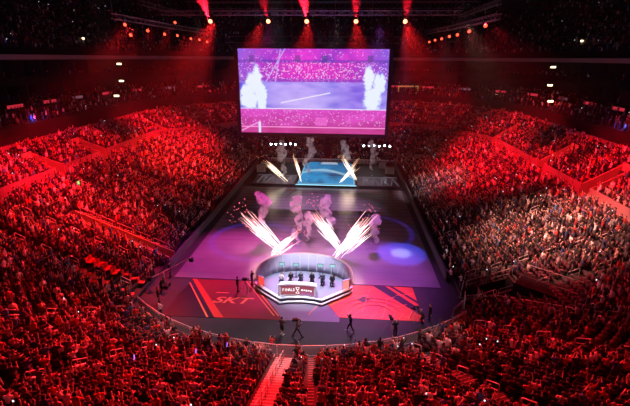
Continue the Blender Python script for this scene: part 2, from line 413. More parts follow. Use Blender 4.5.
for nm, (x0,x1) in (('left',(-13.2,-5.2)), ('right',(6.6,14.3))):
    t = empty('side_stage', (0,0,0)); tag(t, 'low black side stage with faint outlined lettering, %s of the blue video stage' % nm, 'stage', 'side stages')
    MB().box(x0,x1,74.3,80.5,0,.45).build('deck', noisy(pri('side_deck_'+nm,(.10,.09,.12),.4),1,.3), t)
    om = glow('outline_light_'+nm, (.5,.45,.55), .35)
    for a in range(4):
        xa = x0+.9+a*1.75
        pts = [(xa,75,.48),(xa+.3,79.3,.48),(xa+1.2,79.3,.48),(xa+.9,77.2,.48),(xa+1.3,75,.48)] if a % 2 == 0 else [(xa,75,.48),(xa+.6,79.4,.48),(xa+1.3,75,.48)]
        MB().tube(pts, .06, 4).build('outline', om, t)
    MB().box(x0,x1,80.4,80.5,.45,.5).build('edge', om, t)

# ------------------------------------------------------------------ hanging video screen
scr = empty('video_screen', (-.85,62,12)); tag(scr, 'huge hanging video screen showing a purple ice floor between bright fountains', 'video screen')
def scol(u, v):
    X, Y = u, v       # 0..1, v up
    if Y < .295:
        c = mixc((.40,.02,.2),(.78,.10,.6), fb(X*9,Y*18,5)); g = h2(int(X*170),int(Y*95),9)
        if Y > .1 and g > .93: c = mixc(c,(1,.65,1),.7)
        if abs(Y-.075) < .006: c = (1,.35,.75)
        if Y < .06: c = mixc(c,(.55,.05,.2),.5)
        if abs(X-.13) < .008 and Y < .14: c = (.7,.8,1)
        if abs(Y-(.02+X*.9)) < .007 and X < .13: c = (.9,.4,.8)
        if abs(X-.56) < .04 and abs(Y-.15) < .05: c = mixc(c,(1,.2,.8),.5)
        return mixc(c,(.9,.1,.85),sm((Y-.1)*5)*.4)
    if Y < .62:
        c = mixc((.09,.07,.72),(.52,.40,1), fb(X*6,Y*9,2)*1.7-.3)
        c = mixc(c,(.65,.55,1), sm((.45-abs(X-.45))*2.0)*sm((.66-Y)*3.5)*.55)
        c = mixc(c,(.25,.12,.8), sm((.27-abs(X-.78))*3)*.3)
        if abs(Y-(.34+.13*(X-.2)/.35)) < .007 and .28 < X < .62: c = (.85,.8,1)
        if Y < .305: c = (.8,.75,1)
    else:
        f = fb(X*10,Y*8,4); c = mixc((.22,.04,.55),(.75,.05,.7), f*1.6-.3)
        c = mixc((.28,.12,.75), c, sm(3.2*min(X+.05,1.05-X)*1.0))
        if Y < .85: c = mixc(c,(.95,.05,.6), sm(.5+fb(X*7,Y*9,7)-.25)*sm((.4-abs(X-.48))*4)*.8)
        g = h2(int(X*160),int(Y*90),1)
        if Y < .86 and g > .84: c = mixc(c,(1,.7,1),.75)
        elif Y < .86 and g < .3: c = mixc(c,(.25,.02,.5),.6)
        elif Y >= .86 and g > .95: c = mixc(c,(.9,.5,1),.6)
        if .84 < Y < .88: c = mixc(c,(.12,.04,.45),.6)
        if Y < .66: c = mixc((.2,.06,.55), c, .35)
        for xx in (.09,.40,.58,.88):
            if abs(X-xx) < .018 and abs(Y-.89) < .035: c = mixc(c,(.08,.06,.3),.7)
        if abs(X-(.19+(Y-.64)*.35)) < .005 or abs(X-(.25+(Y-.64)*.1)) < .004: c = mixc(c,(.6,.5,1),.7)
    wl = 0
    for (cx, cyy, w, hh) in ((.12,.64,.035,.19),(.075,.55,.035,.18),(.035,.5,.03,.09),(.875,.66,.035,.16),(.935,.58,.03,.16),(.965,.62,.02,.12),(.15,.45,.04,.2),(.9,.42,.06,.16),(.06,.4,.07,.12)):
        dx = (X-cx+.02*(fb(X*30,Y*22,6)-.5)*2)/w; dy = (Y-cyy)/hh
        wl = max(wl, 1.25-(dx*dx+dy*dy)**.5+.35*(fb(X*24,Y*16,8)-.5))
    if Y > .29: c = mixc(mixc(c,(.3,.4,1),sm(wl*2.5)*.6), (.8,.9,1), sm(wl*3-.55))
    return c
def lighten(u, v):
    c = scol(u, v); return tuple(min(1.5, x) for x in c)
SM = attrcol('screen_pixels', emit=1.0)
cmesh('display', 300, 168, lambda u,v: (-10.55+21.1*u, -.31, .1+11.7*v), lighten, SM, scr)
mb = MB(); mb.box(-11.1,11.1,-.3,1.6,-.45,12.35); mb.build('housing', M['darker'], scr)
mb = MB()
for x0,x1,z0,z1_ in ((-11.1,-10.58,-.45,12.35),(10.58,11.1,-.45,12.35),(-10.58,10.58,-.45,.07),(-10.58,10.58,11.83,12.35)): mb.box(x0,x1,-.42,-.3,z0,z1_)
mb.build('bezel', pri('bezel_black', (.03,.025,.05), .4), scr)
mb = MB()
for z in (12.6, 13.4): mb.tube([(-12.5,.5,z),(12.5,.5,z)], .05, 5)
for k in range(25):
    x = -12.5+k; mb.tube([(x,.5,12.6 if k%2 else 13.4),(x+1,.5,13.4 if k%2 else 12.6)], .03, 4)
for x in (-8,-3,3,8): mb.tube([(x,.5,12.3),(x,.5,31)], .04, 4)
mb.build('hanging_truss', M['truss'], scr)

# ------------------------------------------------------------------ caster desk stage
D = empty('caster_stage', (.05,10.3,0)); D.scale = (.9,.74,.88); tag(D, 'round white analyst desk stage with a curved lavender back shell', 'stage')
EC = 38.2
def ell(a, rx, ry): return (rx*math.cos(a), EC+ry*math.sin(a))
fl = [ell(-.12+(PI+.24)*k/40, 5.5, 3.6) for k in range(41)]
front = [(-5.1,37.1),(-2.0,33.9),(-1.4,34.15),(0,34.4),(1.5,34.15),(2.3,33.9),(5.3,37.1)]
MB().prism(fl+front, 0, .5).build('platform', pri('stage_carpet', (.26,.28,.38), .6), D)
# white lip along the front, stepping forward
def lip(y0, z, w, nm, mat):
    pth = [(-5.5,37.9+y0),(-5.1,37.1+y0),(-2.1,33.9+y0),(-1.3,34.25+y0),(.1,34.45+y0),(1.5,34.25+y0),(2.3,33.9+y0),(5.3,37.1+y0),(5.6,37.9+y0)]
    MB().wall(pth, w, z-.08, z).build(nm, mat, D)
lip(-.15,.6,.42,'front_lip',M['white']); lip(-.62,.3,.34,'lower_step',M['white']); lip(-.42,.42,.12,'step_gap',M['black'])
# shell
mb = MB(); NN = 48; vs = []
for k in range(NN+1):
    a = -.06+(PI+.12)*k/NN; hh = .5+1.85*(math.sin(max(0,min(PI,a)))**.4)*1.0+.3
    for (r, z) in ((0,.5),(.22,.5+(hh-.5)*.5),(.5,hh),(.62,hh+.08),(.82,hh+.05),(.8,hh-.1),(.5,.5+(hh-.5)*.45),(.2,.5)):
        x, y = ell(a, 4.95+r, 3.3+r); vs.append((x,y,z))
fs = []
for k in range(NN):
    for j in range(8): fs.append((k*8+j, k*8+(j+1)%8, k*8+8+(j+1)%8, k*8+8+j))
fs += [tuple(range(8)), tuple(NN*8+j for j in range(7,-1,-1))]
mb.add(vs, fs); mb.build('back_shell', M['lav'], D, True)
for k in range(2,NN-1,3):
    a = -.06+(PI+.12)*k/NN; hh = .5+1.85*(math.sin(max(0,min(PI,a)))**.4)+.3
    p = [(*ell(a,4.94,3.29),.52),(*ell(a,5.15,3.5),.5+(hh-.5)*.5),(*ell(a,5.43,3.78),hh-.03)]
    MB().tube(p, .035, 4).build('shell_rib', M['white'], D)
pth = []
for k in range(NN+1):
    a = -.06+(PI+.12)*k/NN; hh = .5+1.85*(math.sin(max(0,min(PI,a)))**.4)+.3
    pth.append((*ell(a,5.66,4.0),hh+.1))
MB().tube(pth, .06, 5).build('rim_light_strip', glow('warm_rim', (1,.5,.45), .8), D)
# wing screens
for s in (-1,1):
    mb = MB(); mb.obox((s*4.75+ (0 if s<0 else .2),36.95,1.1), (.42,s*.28,0), (-s*.04,.06,0), (0,0,.6)); mb.build('wing_box', M['lav'], D)
    MB().obox((s*4.75-s*.055+(0 if s<0 else .2),36.83,1.12), (.36,s*.24,0), (-s*.006,.009,0), (0,0,.52)).build('wing_screen', glow('wing_red', (1,.08,.07) if s<0 else (1,.3,.28), 1.0), D)
# curved desk with lit sign
desk = empty('analyst_desk', (-.3,9.15,.445)); desk.scale = (.88,.74,1.02); tag(desk, 'curved white framed desk whose lit sign reads FINALS', 'desk')
def arcp(x, dy=0): return (x, 36.15-.06*x*x+dy)
xs = [-2.0+4.1*k/16 for k in range(17)]
MB().wall([arcp(x) for x in xs], .1, .02, 1.25).build('front_panel', M['white'], desk)
cmesh('sign', 60, 10, lambda u,v: (*arcp(-1.78+3.66*u,-.065), .18+.9*v), lambda u,v: mixc(mixc((.26,.05,.12),(.5,.08,.12),fb(u*9,v*3)), (.7,.25,.75) if u>.6 else (.55,.1,.1), max(0,(.5-v))*1.1), attrcol('sign_face', emit=.9), desk)
MB().wall([arcp(x,-.03) for x in xs], .16, 1.2, 1.32).build('frame_rail', M['white'], desk)
MB().wall([arcp(x,-.03) for x in xs], .14, .0, .12).build('frame_rail', M['white'], desk)
for x in (-2.0, 2.1): MB().box(x-.1,x+.1,arcp(x)[1]-.16,arcp(x)[1]+.1,0,1.3).build('frame_post', M['white'], desk)
wl = glow('sign_letters', (1,.95,.95), 1.3)
for i, ch in enumerate('FINALS'):
    x = -1.55+.235*i; xx, yy = arcp(x,-.075)
    text(ch, .42, wl, desk, 'letter', (x,yy,.68), (PI/2,0,math.atan(-.12*x)), .008)
mb = MB()
mb.tube([(.05+.17*math.cos(a*PI/6),arcp(.05)[1]-.09,.85+.13*math.sin(a*PI/6)) for a in range(12)], .03, 4, True)
for sx in (-1,1): mb.tube([(.05+sx*.2,arcp(.05)[1]-.09,1.02),(.05,arcp(.05)[1]-.09,.6),(.05+sx*.2,arcp(.05)[1]-.09,.36)], .035, 4)
mb.tube([(-.15,arcp(0)[1]-.09,.34),(.25,arcp(0)[1]-.09,.34)], .03, 4)
mb.build('emblem', wl, desk)
for i in range(5):
    x = .45+.25*i; MB().box(x,x+.19,arcp(x)[1]-.1,arcp(x)[1]-.075,.62+.04*(i%2)-.05*i*.2,.78-.05*i*.2).build('sign_mark', wl, desk)
MB().wall([arcp(x,.42) for x in xs], .75, 1.2, 1.26).build('desk_top', pri('desk_top_white', (.7,.72,.78), .3), desk)
def monitor(x, y, label):
    x, y = .4+.88*x, 10.1+.74*y
    t = empty('monitor', (x,y,.445)); tag(t, label, 'monitor', 'small monitors on the desk stage')
    MB().box(-.02,.02,-.02,.02,0,1.35).build('stand', M['black'], t); MB().box(-.18,.18,-.12,.12,0,.03).build('foot', M['black'], t)
    MB().box(-.3,.3,-.02,.03,1.3,1.68).build('case', M['black'], t)
    MB().box(-.27,.27,-.03,-.022,1.33,1.65).build('screen', glow('cyan_screen', (.45,.9,.95), .8), t)
for x, l in ((-3.1,'cyan lit monitor behind the casters, leftmost of four'), (-1.4,'cyan lit monitor behind the casters, second from left'), (1.5,'cyan lit monitor behind the casters, third from left'), (3.0,'cyan lit monitor behind the casters, rightmost of four')):
    monitor(x, 39.9, l)

# ------------------------------------------------------------------ people
def vcap(bm, p0, p1, r0, r1):
    p0, p1 = Vector(p0), Vector(p1); d = p1-p0; L = d.length
    q = Vector((0,0,1)).rotation_difference(d.normalized() if L > 1e-6 else Vector((0,0,1))).to_matrix().to_4x4()
    bmesh.ops.create_cone(bm, cap_ends=True, segments=10, radius1=r0, radius2=r1, depth=L, matrix=Matrix.Translation((p0+p1)/2) @ q)
    for p, r in ((p0,r0),(p1,r1)): bmesh.ops.create_icosphere(bm, subdivisions=2, radius=r, matrix=Matrix.Translation(p))
def vell(bm, c, s, rot=None):
    m = Matrix.Translation(c)
    if rot: m = m @ rot
    bmesh.ops.create_icosphere(bm, subdivisions=3, radius=1, matrix=m @ Matrix.Diagonal((*s,1)))
def remesh(bm, name, vox, dec, mat):
    me = bpy.data.meshes.new(name); bm.to_mesh(me); bm.free()
    o = bpy.data.objects.new(name, me); COL.objects.link(o)
    a = o.modifiers.new('r','REMESH'); a.mode = 'VOXEL'; a.voxel_size = vox
    b = o.modifiers.new('s','SMOOTH'); b.iterations = 2; b.factor = .4
    c = o.modifiers.new('d','DECIMATE'); c.ratio = dec
    bpy.context.view_layer.update(); dg = bpy.context.evaluated_depsgraph_get()
    out = bpy.data.meshes.new_from_object(o.evaluated_get(dg)); out.name = name
    bpy.data.objects.remove(o); out.materials.clear(); out.materials.append(mat)
    out.polygons.foreach_set('use_smooth', [True]*len(out.polygons)); return out
def skeleton(sit=False, lean=0, arms=((.27,.05,-.28,.05,.2,-.5),)*2, stride=0, crouch=0, kneel=False):
    J = {}
    hz = .565 if sit else .93-crouch*.3
    J['pel'] = Vector((0,-.06 if sit else 0,hz))
    up = Vector((0,math.sin(lean),math.cos(lean)))
    J['ch'] = J['pel']+up*.33; J['nk'] = J['pel']+up*.54; J['hd'] = J['pel']+up*.70+Vector((0,.03,0))
    for s, k in ((-1,'L'),(1,'R')):
        J['sh'+k] = J['pel']+up*.47+Vector((s*.18,0,0))
        J['hp'+k] = J['pel']+Vector((s*.09,0,-.01))
        if sit:
            J['kn'+k] = Vector((s*.12,.34,.56)); J['an'+k] = Vector((s*.12,.2,.09))
        else:
            st_ = stride*s
            J['kn'+k] = Vector((s*.1,.04+st_*.22+crouch*.25,.5-abs(st_)*.01-crouch*.1)); J['an'+k] = Vector((s*.11,st_*.42 if stride else -.02,.09))
        J['to'+k] = J['an'+k]+Vector((s*.02,.15,-.05))
        a = arms[0 if s < 0 else 1]       # elbow rel shoulder then wrist rel shoulder, x mirrored outwards
        J['el'+k] = J['sh'+k]+Vector((s*a[0]*.28,a[1],a[2])); J['wr'+k] = J['sh'+k]+Vector((s*a[3],a[4],a[5]))
    return J
PARTS = {}
def person_meshes(key, J, short=False, sleeve=1.0, cap=False):
    b = bmesh.new()
    # body
    vell(b, J['pel'], (.15,.105,.12)); vcap(b, J['pel'], J['ch'], .115,.125); vell(b, (J['ch']+J['nk'])/2-Vector((0,0,.03)), (.165,.10,.15))
    vcap(b, J['nk']-(J['nk']-J['ch'])*.2, J['hd'], .055,.05)
    h = J['hd']; vell(b, h+Vector((0,0,.03)), (.076,.095,.108)); vell(b, h+Vector((0,.04,-.055)), (.052,.052,.05))
    vell(b, h+Vector((0,.10,-.005)), (.014,.022,.024)); vell(b, h+Vector((0,.088,-.055)), (.026,.012,.010))
    for s in (-1,1):
        vell(b, h+Vector((s*.078,0,.0)), (.012,.022,.032)); vell(b, h+Vector((s*.03,.083,.03)), (.016,.01,.009))
    for k, s in (('L',-1),('R',1)):
        vcap(b, J['sh'+k], J['el'+k], .052,.04); vcap(b, J['el'+k], J['wr'+k], .038,.027)
        vcap(b, J['hp'+k], J['kn'+k], .085,.058); vcap(b, J['kn'+k], J['an'+k], .056,.04)
        vcap(b, J['an'+k]-Vector((0,.05,.03)), J['to'+k], .042,.035)
        d = (J['wr'+k]-J['el'+k]).normalized(); side = d.cross(Vector((0,1,.2))); side = (side if side.length > .2 else Vector((1,0,0))).normalized(); nn = d.cross(side).normalized()
        pc = J['wr'+k]+d*.045; vell(b, pc, (.026,.026,.026)); vcap(b, J['wr'+k]+side*.012, J['wr'+k]+d*.08+side*.022, .017,.016); vcap(b, J['wr'+k]-side*.012, J['wr'+k]+d*.08-side*.022, .017,.016)
        for i, L in enumerate((.062,.075,.07,.055)):
            o = J['wr'+k]+d*.082+side*(.033-.022*i); m1 = o+d*L*.55+nn*.006; vcap(b, o, m1, .0105,.0095); vcap(b, m1, m1+(d*.8+nn*.6).normalized()*L*.45, .0095,.0085)
        o = J['wr'+k]+d*.025+side*.026; m1 = o+(d*.6+side*.8).normalized()*.035; vcap(b, o, m1, .012,.011); vcap(b, m1, m1+(d+side*.2).normalized()*.03, .011,.009)
    P = {'body': remesh(b, 'person', .0105, .12, M['skin'])}
    b = bmesh.new()
    vell(b, J['pel']+Vector((0,0,.07)), (.17,.125,.11)); vcap(b, J['pel']+Vector((0,0,.06)), J['ch'], .135,.145); vell(b, (J['ch']+J['nk'])/2-Vector((0,0,.03)), (.185,.12,.165))
    for k in 'LR':
        e = J['sh'+k].lerp(J['el'+k], .95 if sleeve >= 1 else .7); vcap(b, J['sh'+k], e, .072,.06)
        if sleeve > 1: vcap(b, J['el'+k], J['el'+k].lerp(J['wr'+k],.9), .058,.042)
    P['shirt'] = remesh(b, 'shirt', .022, .35, M['cloth'])
    b = bmesh.new(); vell(b, J['pel']-Vector((0,0,.02)), (.168,.122,.12))
    for k in 'LR':
        vcap(b, J['hp'+k], J['kn'+k], .1,.076)
        if not short: vcap(b, J['kn'+k], J['kn'+k].lerp(J['an'+k],.92), .074,.058)
    P['trousers'] = remesh(b, 'trousers', .022, .35, M['cloth'])
    b = bmesh.new(); vell(b, h+Vector((0,-.018,.055)), (.088,.098,.098))
    if cap: vell(b, h+Vector((0,.08,.085)), (.06,.08,.014))
    P['hair'] = remesh(b, 'hair', .018, .5, M['hairm'])
    b = bmesh.new()
    for k in 'LR': vcap(b, J['an'+k]-Vector((0,.05,.035)), J['to'+k]+Vector((0,.01,0)), .05,.042)
    P['shoes'] = remesh(b, 'shoes', .02, .4, M['cloth'])
    PARTS[key] = P
REST = (.30,.10,-.24,.10,.34,-.30)      # hands on lap
CLAP = (.28,.14,-.20,.03,.36,-.02)
UP = (.26,.06,.20,.10,.10,.48)
DOWN = (.2,-.02,-.27,.24,.03,-.50)
PHONE = (.26,.16,-.06,.08,.30,.20)
CAMR = (.2,.16,-.14,.06,.28,.12)
CAMB = (.3,.1,-.12,.02,.26,.13)
person_meshes('sit_rest', skeleton(True, .08, (REST,REST)))
person_meshes('sit_clap', skeleton(True, .0, (CLAP,CLAP)))
person_meshes('sit_up', skeleton(True, -.05, (UP,UP)))
person_meshes('sit_phone', skeleton(True, .05, (REST,PHONE)), sleeve=1.5)
person_meshes('stand_clap', skeleton(False, .05, (CLAP,CLAP)))
person_meshes('stand_up', skeleton(False, -.04, (UP,UP)))
person_meshes('stand_down', skeleton(False, .0, (DOWN,DOWN)), sleeve=1.5)
person_meshes('stand_short', skeleton(False, .02, (DOWN,CAMR)), short=True)
person_meshes('walk', skeleton(False, .06, (DOWN,CAMR), stride=.75), sleeve=1.5)
person_meshes('stride_cam', skeleton(False, .12, (CAMB,CAMR), stride=1.0), sleeve=1.5)
person_meshes('crouch_cam', skeleton(False, .35, (CAMB,CAMR), crouch=.5), sleeve=1.5, cap=True)
SKINS = [(.62,.42,.32),(.72,.52,.42),(.45,.28,.2),(.22,.13,.09),(.68,.46,.36),(.55,.36,.27)]
HAIRS = [(.02,.015,.012),(.04,.025,.02),(.10,.06,.03),(.25,.17,.09),(.015,.015,.015)]
TOPS = [((.025,.025,.03),'black'),((.06,.06,.07),'charcoal'),((.3,.3,.32),'grey'),((.88,.88,.88),'white'),((.45,.05,.05),'red'),((.05,.08,.22),'navy'),((.16,.05,.05),'maroon'),((.5,.42,.33),'beige'),((.1,.25,.5),'blue')]
TOPW = [34,22,9,10,9,8,7,3,3]
LOOK = {'sit_rest':'seated','sit_clap':'clapping','sit_up':'arms raised','sit_phone':'hand raised','stand_clap':'upright clapping','stand_up':'upright cheering','stand_down':'standing'}
def person(key, loc, rz, label, top, group='spectators in the near stand', trousers=(.03,.03,.045), hair=None, skin=None, shoes=(.03,.03,.03), cat='person', sc=1):
    P = PARTS[key]
    o = link('person', P['body']); o.location = loc; o.rotation_euler = (0,0,rz); o.scale = (sc,sc,sc)
    o.color = (*(skin or rnd.choice(SKINS)),1); tag(o, label, cat, group)
    for k, c in (('shirt',top),('trousers',trousers),('hair',hair or rnd.choice(HAIRS)),('shoes',shoes)):
        if k == 'shoes' and key.startswith('sit'): continue
        d = link(k, P[k], o); d.color = (*c,1)
    return o

# seat prototype
def seat_proto():
    t = empty('arena_seat', (0,0,-50))
    MB().box(-.235,.235,-.27,.2,.36,.41).build('seat', M['seatm'], t)
    mb = MB(); mb.obox((0,-.325,.62), (.235,0,0), (0,.02,0), (0,-.035,.26)); mb.build('backrest', M['plastic'], t)
    mb = MB(); mb.box(-.03,.03,-.2,-.1,0,.36); mb.box(-.26,-.238,-.3,.12,.52,.57); mb.box(-.25,-.24,-.28,-.2,.0,.52)
    mb.build('bracket', M['black'], t)
    return t
SEAT = seat_proto()
red_pan = SEAT.children[0].data.copy(); red_pan.materials.clear(); red_pan.materials.append(M['seatr'])

# all places
places = []      # tier,row,x,y,z,rz,near,idx
def walk(tier, n, Uf, zf, near, ymin, pitch, cuts, zmax=99):
    for i in range(n):
        u = Uf(i)
        if near:       # near arc, seats counted from the main stairs
            Rr = RN+u; X = HX+u; a0 = math.asin(X/Rr)-.5/Rr
            for s in (-1,1):
                idx = 0; a = MAIN
                while True:
                    a += s*pitch/Rr
                    if abs(a) > a0: break
                    x, y = Rr*math.sin(a), CN-Rr*math.cos(a)
                    if inaisle(x,y,True): continue
                    idx += 1; places.append((tier,i,x,y,zf(i,x,y),-a,'near',s,idx))
        c = contour(u, False, ymin)
        # walk along polyline
        acc = 0; idx = 0; start = len(places)
        for k in range(len(c)-1):
            a, b = c[k], c[k+1]; L = math.hypot(b[0]-a[0], b[1]-a[1])
            t = pitch-acc
            while t <= L:
                f = t/L; x = a[0]+(b[0]-a[0])*f; y = a[1]+(b[1]-a[1])*f; nx = a[2]+(b[2]-a[2])*f; ny = a[3]+(b[3]-a[3])*f
                t += pitch; idx += 1
                if incut(x,y,[(p-.4,q+.4,r-.45,w+.45) for p,q,r,w in cuts]): continue
                if tier < 4 and inaisle(x,y,False): continue
                places.append((tier,i,x,y,zf(i,x,y),math.atan2(ny,nx)+PI/2,'side',1 if x > 0 else -1,idx))
            acc = (acc+L)%pitch
        for q in range(start, len(places)):
            if places[q][7] < 0: places[q] = places[q][:8]+(idx+1-places[q][8],)
walk(1, 20, U1, z1, True, None, .58, CUTS)
walk(2, 8, U2, z2, False, 25, .55, CUTS2)
walk(3, 5, U3, z3, False, 40, .6, [])
walk(4, 21, U4, z4, False, 40, .62, [])
for zz, uu in ((15.0,33.0),(15.0,34.2),(18.6,33.0),(18.6,34.2)):
    walk(5, 1, lambda i: uu, lambda i,x,y: zz, False, 40, 1.1, [])
places = [p for p in places if inframe(p[2],p[3],p[4]+.8, 22)]
near = sorted([p for p in places if p[0] == 1 and inframe(p[2],p[3],p[4]+.7,-2)], key=lambda p: proj(p[2],p[3],p[4])[2])
random.seed(3)
def face(p):    # unit vector the spectator looks along
    return Vector((-math.sin(p[5]), math.cos(p[5])))
near_set = near[:345]
npeople = 0; nseat = 0; indiv_seats = set(); indiv_people = set()
for p in near_set:
    tier, i, x, y, z, rz, sec, s, idx = p
    side = 'left' if s < 0 else 'right'
    where = '%s row from fence, %s seat %s of red stairs' % (nth(i+1), nth(idx), side) if sec == 'near' else '%s row of %s side stand, %s seat along' % (nth(i+1), side, nth(idx))
    if nseat < 300:
        c = copy_tree(SEAT, (x,y,z), rz); nseat += 1; indiv_seats.add(id(p))
        tag(c, 'dark arena seat, '+where, 'seat', 'seats in the near stand')
    if npeople < 300 and rnd.random() < .88:
        key = rnd.choices(['sit_rest','sit_clap','sit_up','sit_phone','stand_clap','stand_up'], [40,22,8,16,6,3])[0]
        top, nm = rnd.choices(TOPS, TOPW)[0]; f = face(p)
        off = -.0 if key.startswith('sit') else .22
        person(key, (x+f.x*off, y+f.y*off, z), rz+rnd.uniform(-.15,.15), 'person in %s top %s, %s' % (nm, LOOK[key], where), top)
        npeople += 1
    indiv_people.add(id(p))
for c in list(SEAT.children): bpy.data.objects.remove(c)
bpy.data.objects.remove(SEAT)

# ------------------------------------------------------------------ the rest of the crowd and its seats as two masses
def templ(boxes):
    """list of (kind, ring list) -> verts, quads, part index"""
    V = []; Fq = []; C = []
    for part, rings, n in boxes:
        b = len(V)
        for (cx,cyy,cz,rx,ry) in rings:
            for j in range(n):
                a = 2*PI*(j+.5)/n; V.append((cx+rx*math.cos(a), cyy+ry*math.sin(a), cz)); C.append(part)
        for i in range(len(rings)-1):
            for j in range(n): Fq.append((b+i*n+j, b+i*n+(j+1)%n, b+(i+1)*n+(j+1)%n, b+(i+1)*n+j))
        if n == 4:
            Fq.append((b+3,b+2,b+1,b)); t = b+(len(rings)-1)*4; Fq.append((t,t+1,t+2,t+3))
        else:
            t = b+(len(rings)-1)*n; Fq.append((t,t+1,t+2,t+3)); Fq.append((t,t+3,t+4,t+5))
    return np.array(V,float), np.array(Fq,int), np.array(C,int)
def arm(s, el, wr, sh):
    return [(0,[(sh[0],sh[1],sh[2],.06,.06),(el[0],el[1],el[2],.05,.05)],4), (1,[(el[0],el[1],el[2],.045,.045),(wr[0],wr[1],wr[2],.04,.04),(wr[0]+(wr[0]-el[0])*.3,wr[1]+(wr[1]-el[1])*.3,wr[2]+(wr[2]-el[2])*.35+.01,.045,.03)],4)]
def figure(stand, arms):
    h = .93 if stand else .56; sh = h+.48
    B = [(0,[(0,0,h-.05,.16,.12),(0,0,h+.25,.17,.12),(0,0,h+.45,.21,.12),(0,0,h+.54,.09,.07)],6),
         (1,[(0,.01,h+.52,.05,.05),(0,.03,h+.62,.085,.095),(0,.03,h+.74,.08,.09)],6),
         (2,[(0,-.02,h+.64,.092,.095),(0,0,h+.76,.09,.095),(0,0,h+.82,.04,.05)],6)]
    for s in (-1,1):
        if stand: B.append((3,[(s*.09,0,0,.075,.085),(s*.09,0,.95,.1,.1)],4))
        else: B += [(3,[(s*.12,.36,.02,.07,.08),(s*.12,.36,.58,.08,.08)],4),(3,[(s*.1,.0,.47,.09,.05),(s*.12,.42,.6,.08,.04)],4)]
        B += arm(s, *{'up':((s*.30,.05,sh+.18),(s*.32,.08,sh+.42)),'clap':((s*.28,.12,sh-.2),(s*.05,.34,sh-.02)),'down':((s*.26,0,sh-.28),(s*.24,.12,sh-.5)),'one':((s*.28,.1,sh+(.1 if s>0 else -.26)),(s*.2,.2,sh+(.38 if s>0 else -.45)))}[arms], (s*.2,0,sh-.02))
    return templ(B)
TEMPL = [figure(True,'clap'),figure(True,'up'),figure(True,'down'),figure(True,'one'),figure(False,'clap'),figure(False,'down'),figure(False,'up')]
def simple(stand):
    h = .93 if stand else .56
    return templ([(0,[(0,0,h-.05,.16,.12),(0,0,h+.45,.22,.13),(0,0,h+.54,.09,.07)],6),(1,[(0,.02,h+.52,.07,.07),(0,.03,h+.74,.085,.09)],4),(2,[(0,-.02,h+.66,.09,.09),(0,0,h+.8,.07,.07)],4),(3,[(0,.12,.0,.16,.14),(0,.05,h,.17,.13)],4)])
SIMPLE = [simple(True), simple(False)]
AV, AF, AC = [], [], []; base = 0
SV, SF = [], []; sbase = 0
seat_v = np.array([(x,y,z) for (x0,x1,y0,y1,z0_,z1_) in ((-.24,.24,-.27,.2,.36,.41),(-.24,.24,-.36,-.31,.36,.88)) for z in (z0_,z1_) for (x,y) in ((x0,y0),(x1,y0),(x1,y1),(x0,y1))])
seat_f = np.array([[b+i for i in q] for b in (0,8) for q in ((0,3,2,1),(4,5,6,7),(0,1,5,4),(1,2,6,5),(2,3,7,6),(3,0,4,7))])
def is_empty_zone(p):
    if p[0] == 1 and math.hypot(p[2]-22.6, p[3]-34.6) < 3.4 and p[2] > 0: return True
    if p[0] == 1 and p[6] == 'side' and p[2] < 0 and 34 < p[3] < 37.3 and p[1] < 7: return True
    if p[0] == 1 and p[3] > 92 and p[1] < 10: return rnd.random() < .35
    if p[0] == 1 and p[2] > 0 and 31 < p[3] < 40 and abs(math.atan2(p[2], CN-p[3])-math.radians(43)) < .05 and p[1] < 14: return True
    if p[0] == 1 and p[2] > 21 and p[3] < 27: return rnd.random() < .5
    return False
def rot(V, rz, loc, sc=1):
    c, s = math.cos(rz), math.sin(rz); W = V*sc
    return np.stack([W[:,0]*c-W[:,1]*s+loc[0], W[:,0]*s+W[:,1]*c+loc[1], W[:,2]+loc[2]], 1)
phones = MB(); empties_red = []
ncrowd = 0
for p in places:
    tier, i, x, y, z, rz, sec, s, idx = p
    if tier <= 3 and id(p) not in indiv_seats:
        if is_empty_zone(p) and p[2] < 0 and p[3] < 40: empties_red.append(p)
        elif tier == 1 and y < 60 or tier == 2:
            SV.append(rot(seat_v, rz, (x,y,z))); SF.append(seat_f+sbase); sbase += 16
    if id(p) in indiv_people: continue
    if is_empty_zone(p) or rnd.random() < (.07 if tier < 3 else .45): continue
    stand = rnd.random() < (.72 if sec == 'side' and tier == 1 else .35)
    if tier >= 3 : V, Fq, C = SIMPLE[0 if stand else 1]
    else: V, Fq, C = TEMPL[rnd.choices([0,1,2,3],[35,25,22,18])[0]] if stand else TEMPL[rnd.choices([4,5,6],[35,45,20])[0]]
    f = face(p); off = .2 if stand else .0
    W = rot(V, rz+rnd.uniform(-.35,.35), (x+f.x*off+rnd.uniform(-.05,.05), y+f.y*off+rnd.uniform(-.04,.04), z), rnd.uniform(.9,1.06))
    AV.append(W); AF.append(Fq+base); base += len(V); ncrowd += 1
    top = rnd.choices(TOPS, TOPW)[0][0]; pal = np.array([top, rnd.choice(SKINS), rnd.choice(HAIRS), rnd.choice([(.03,.03,.04),(.05,.06,.12),(.1,.1,.1)])])
    AC.append(pal[C])
    if rnd.random() < (.02 if tier < 3 else .012):
        phones.obox((x+f.x*.5,y+f.y*.5,z+(1.5 if stand else 1.2)), (.035,0,0), (0,.01,0), (0,0,.04))
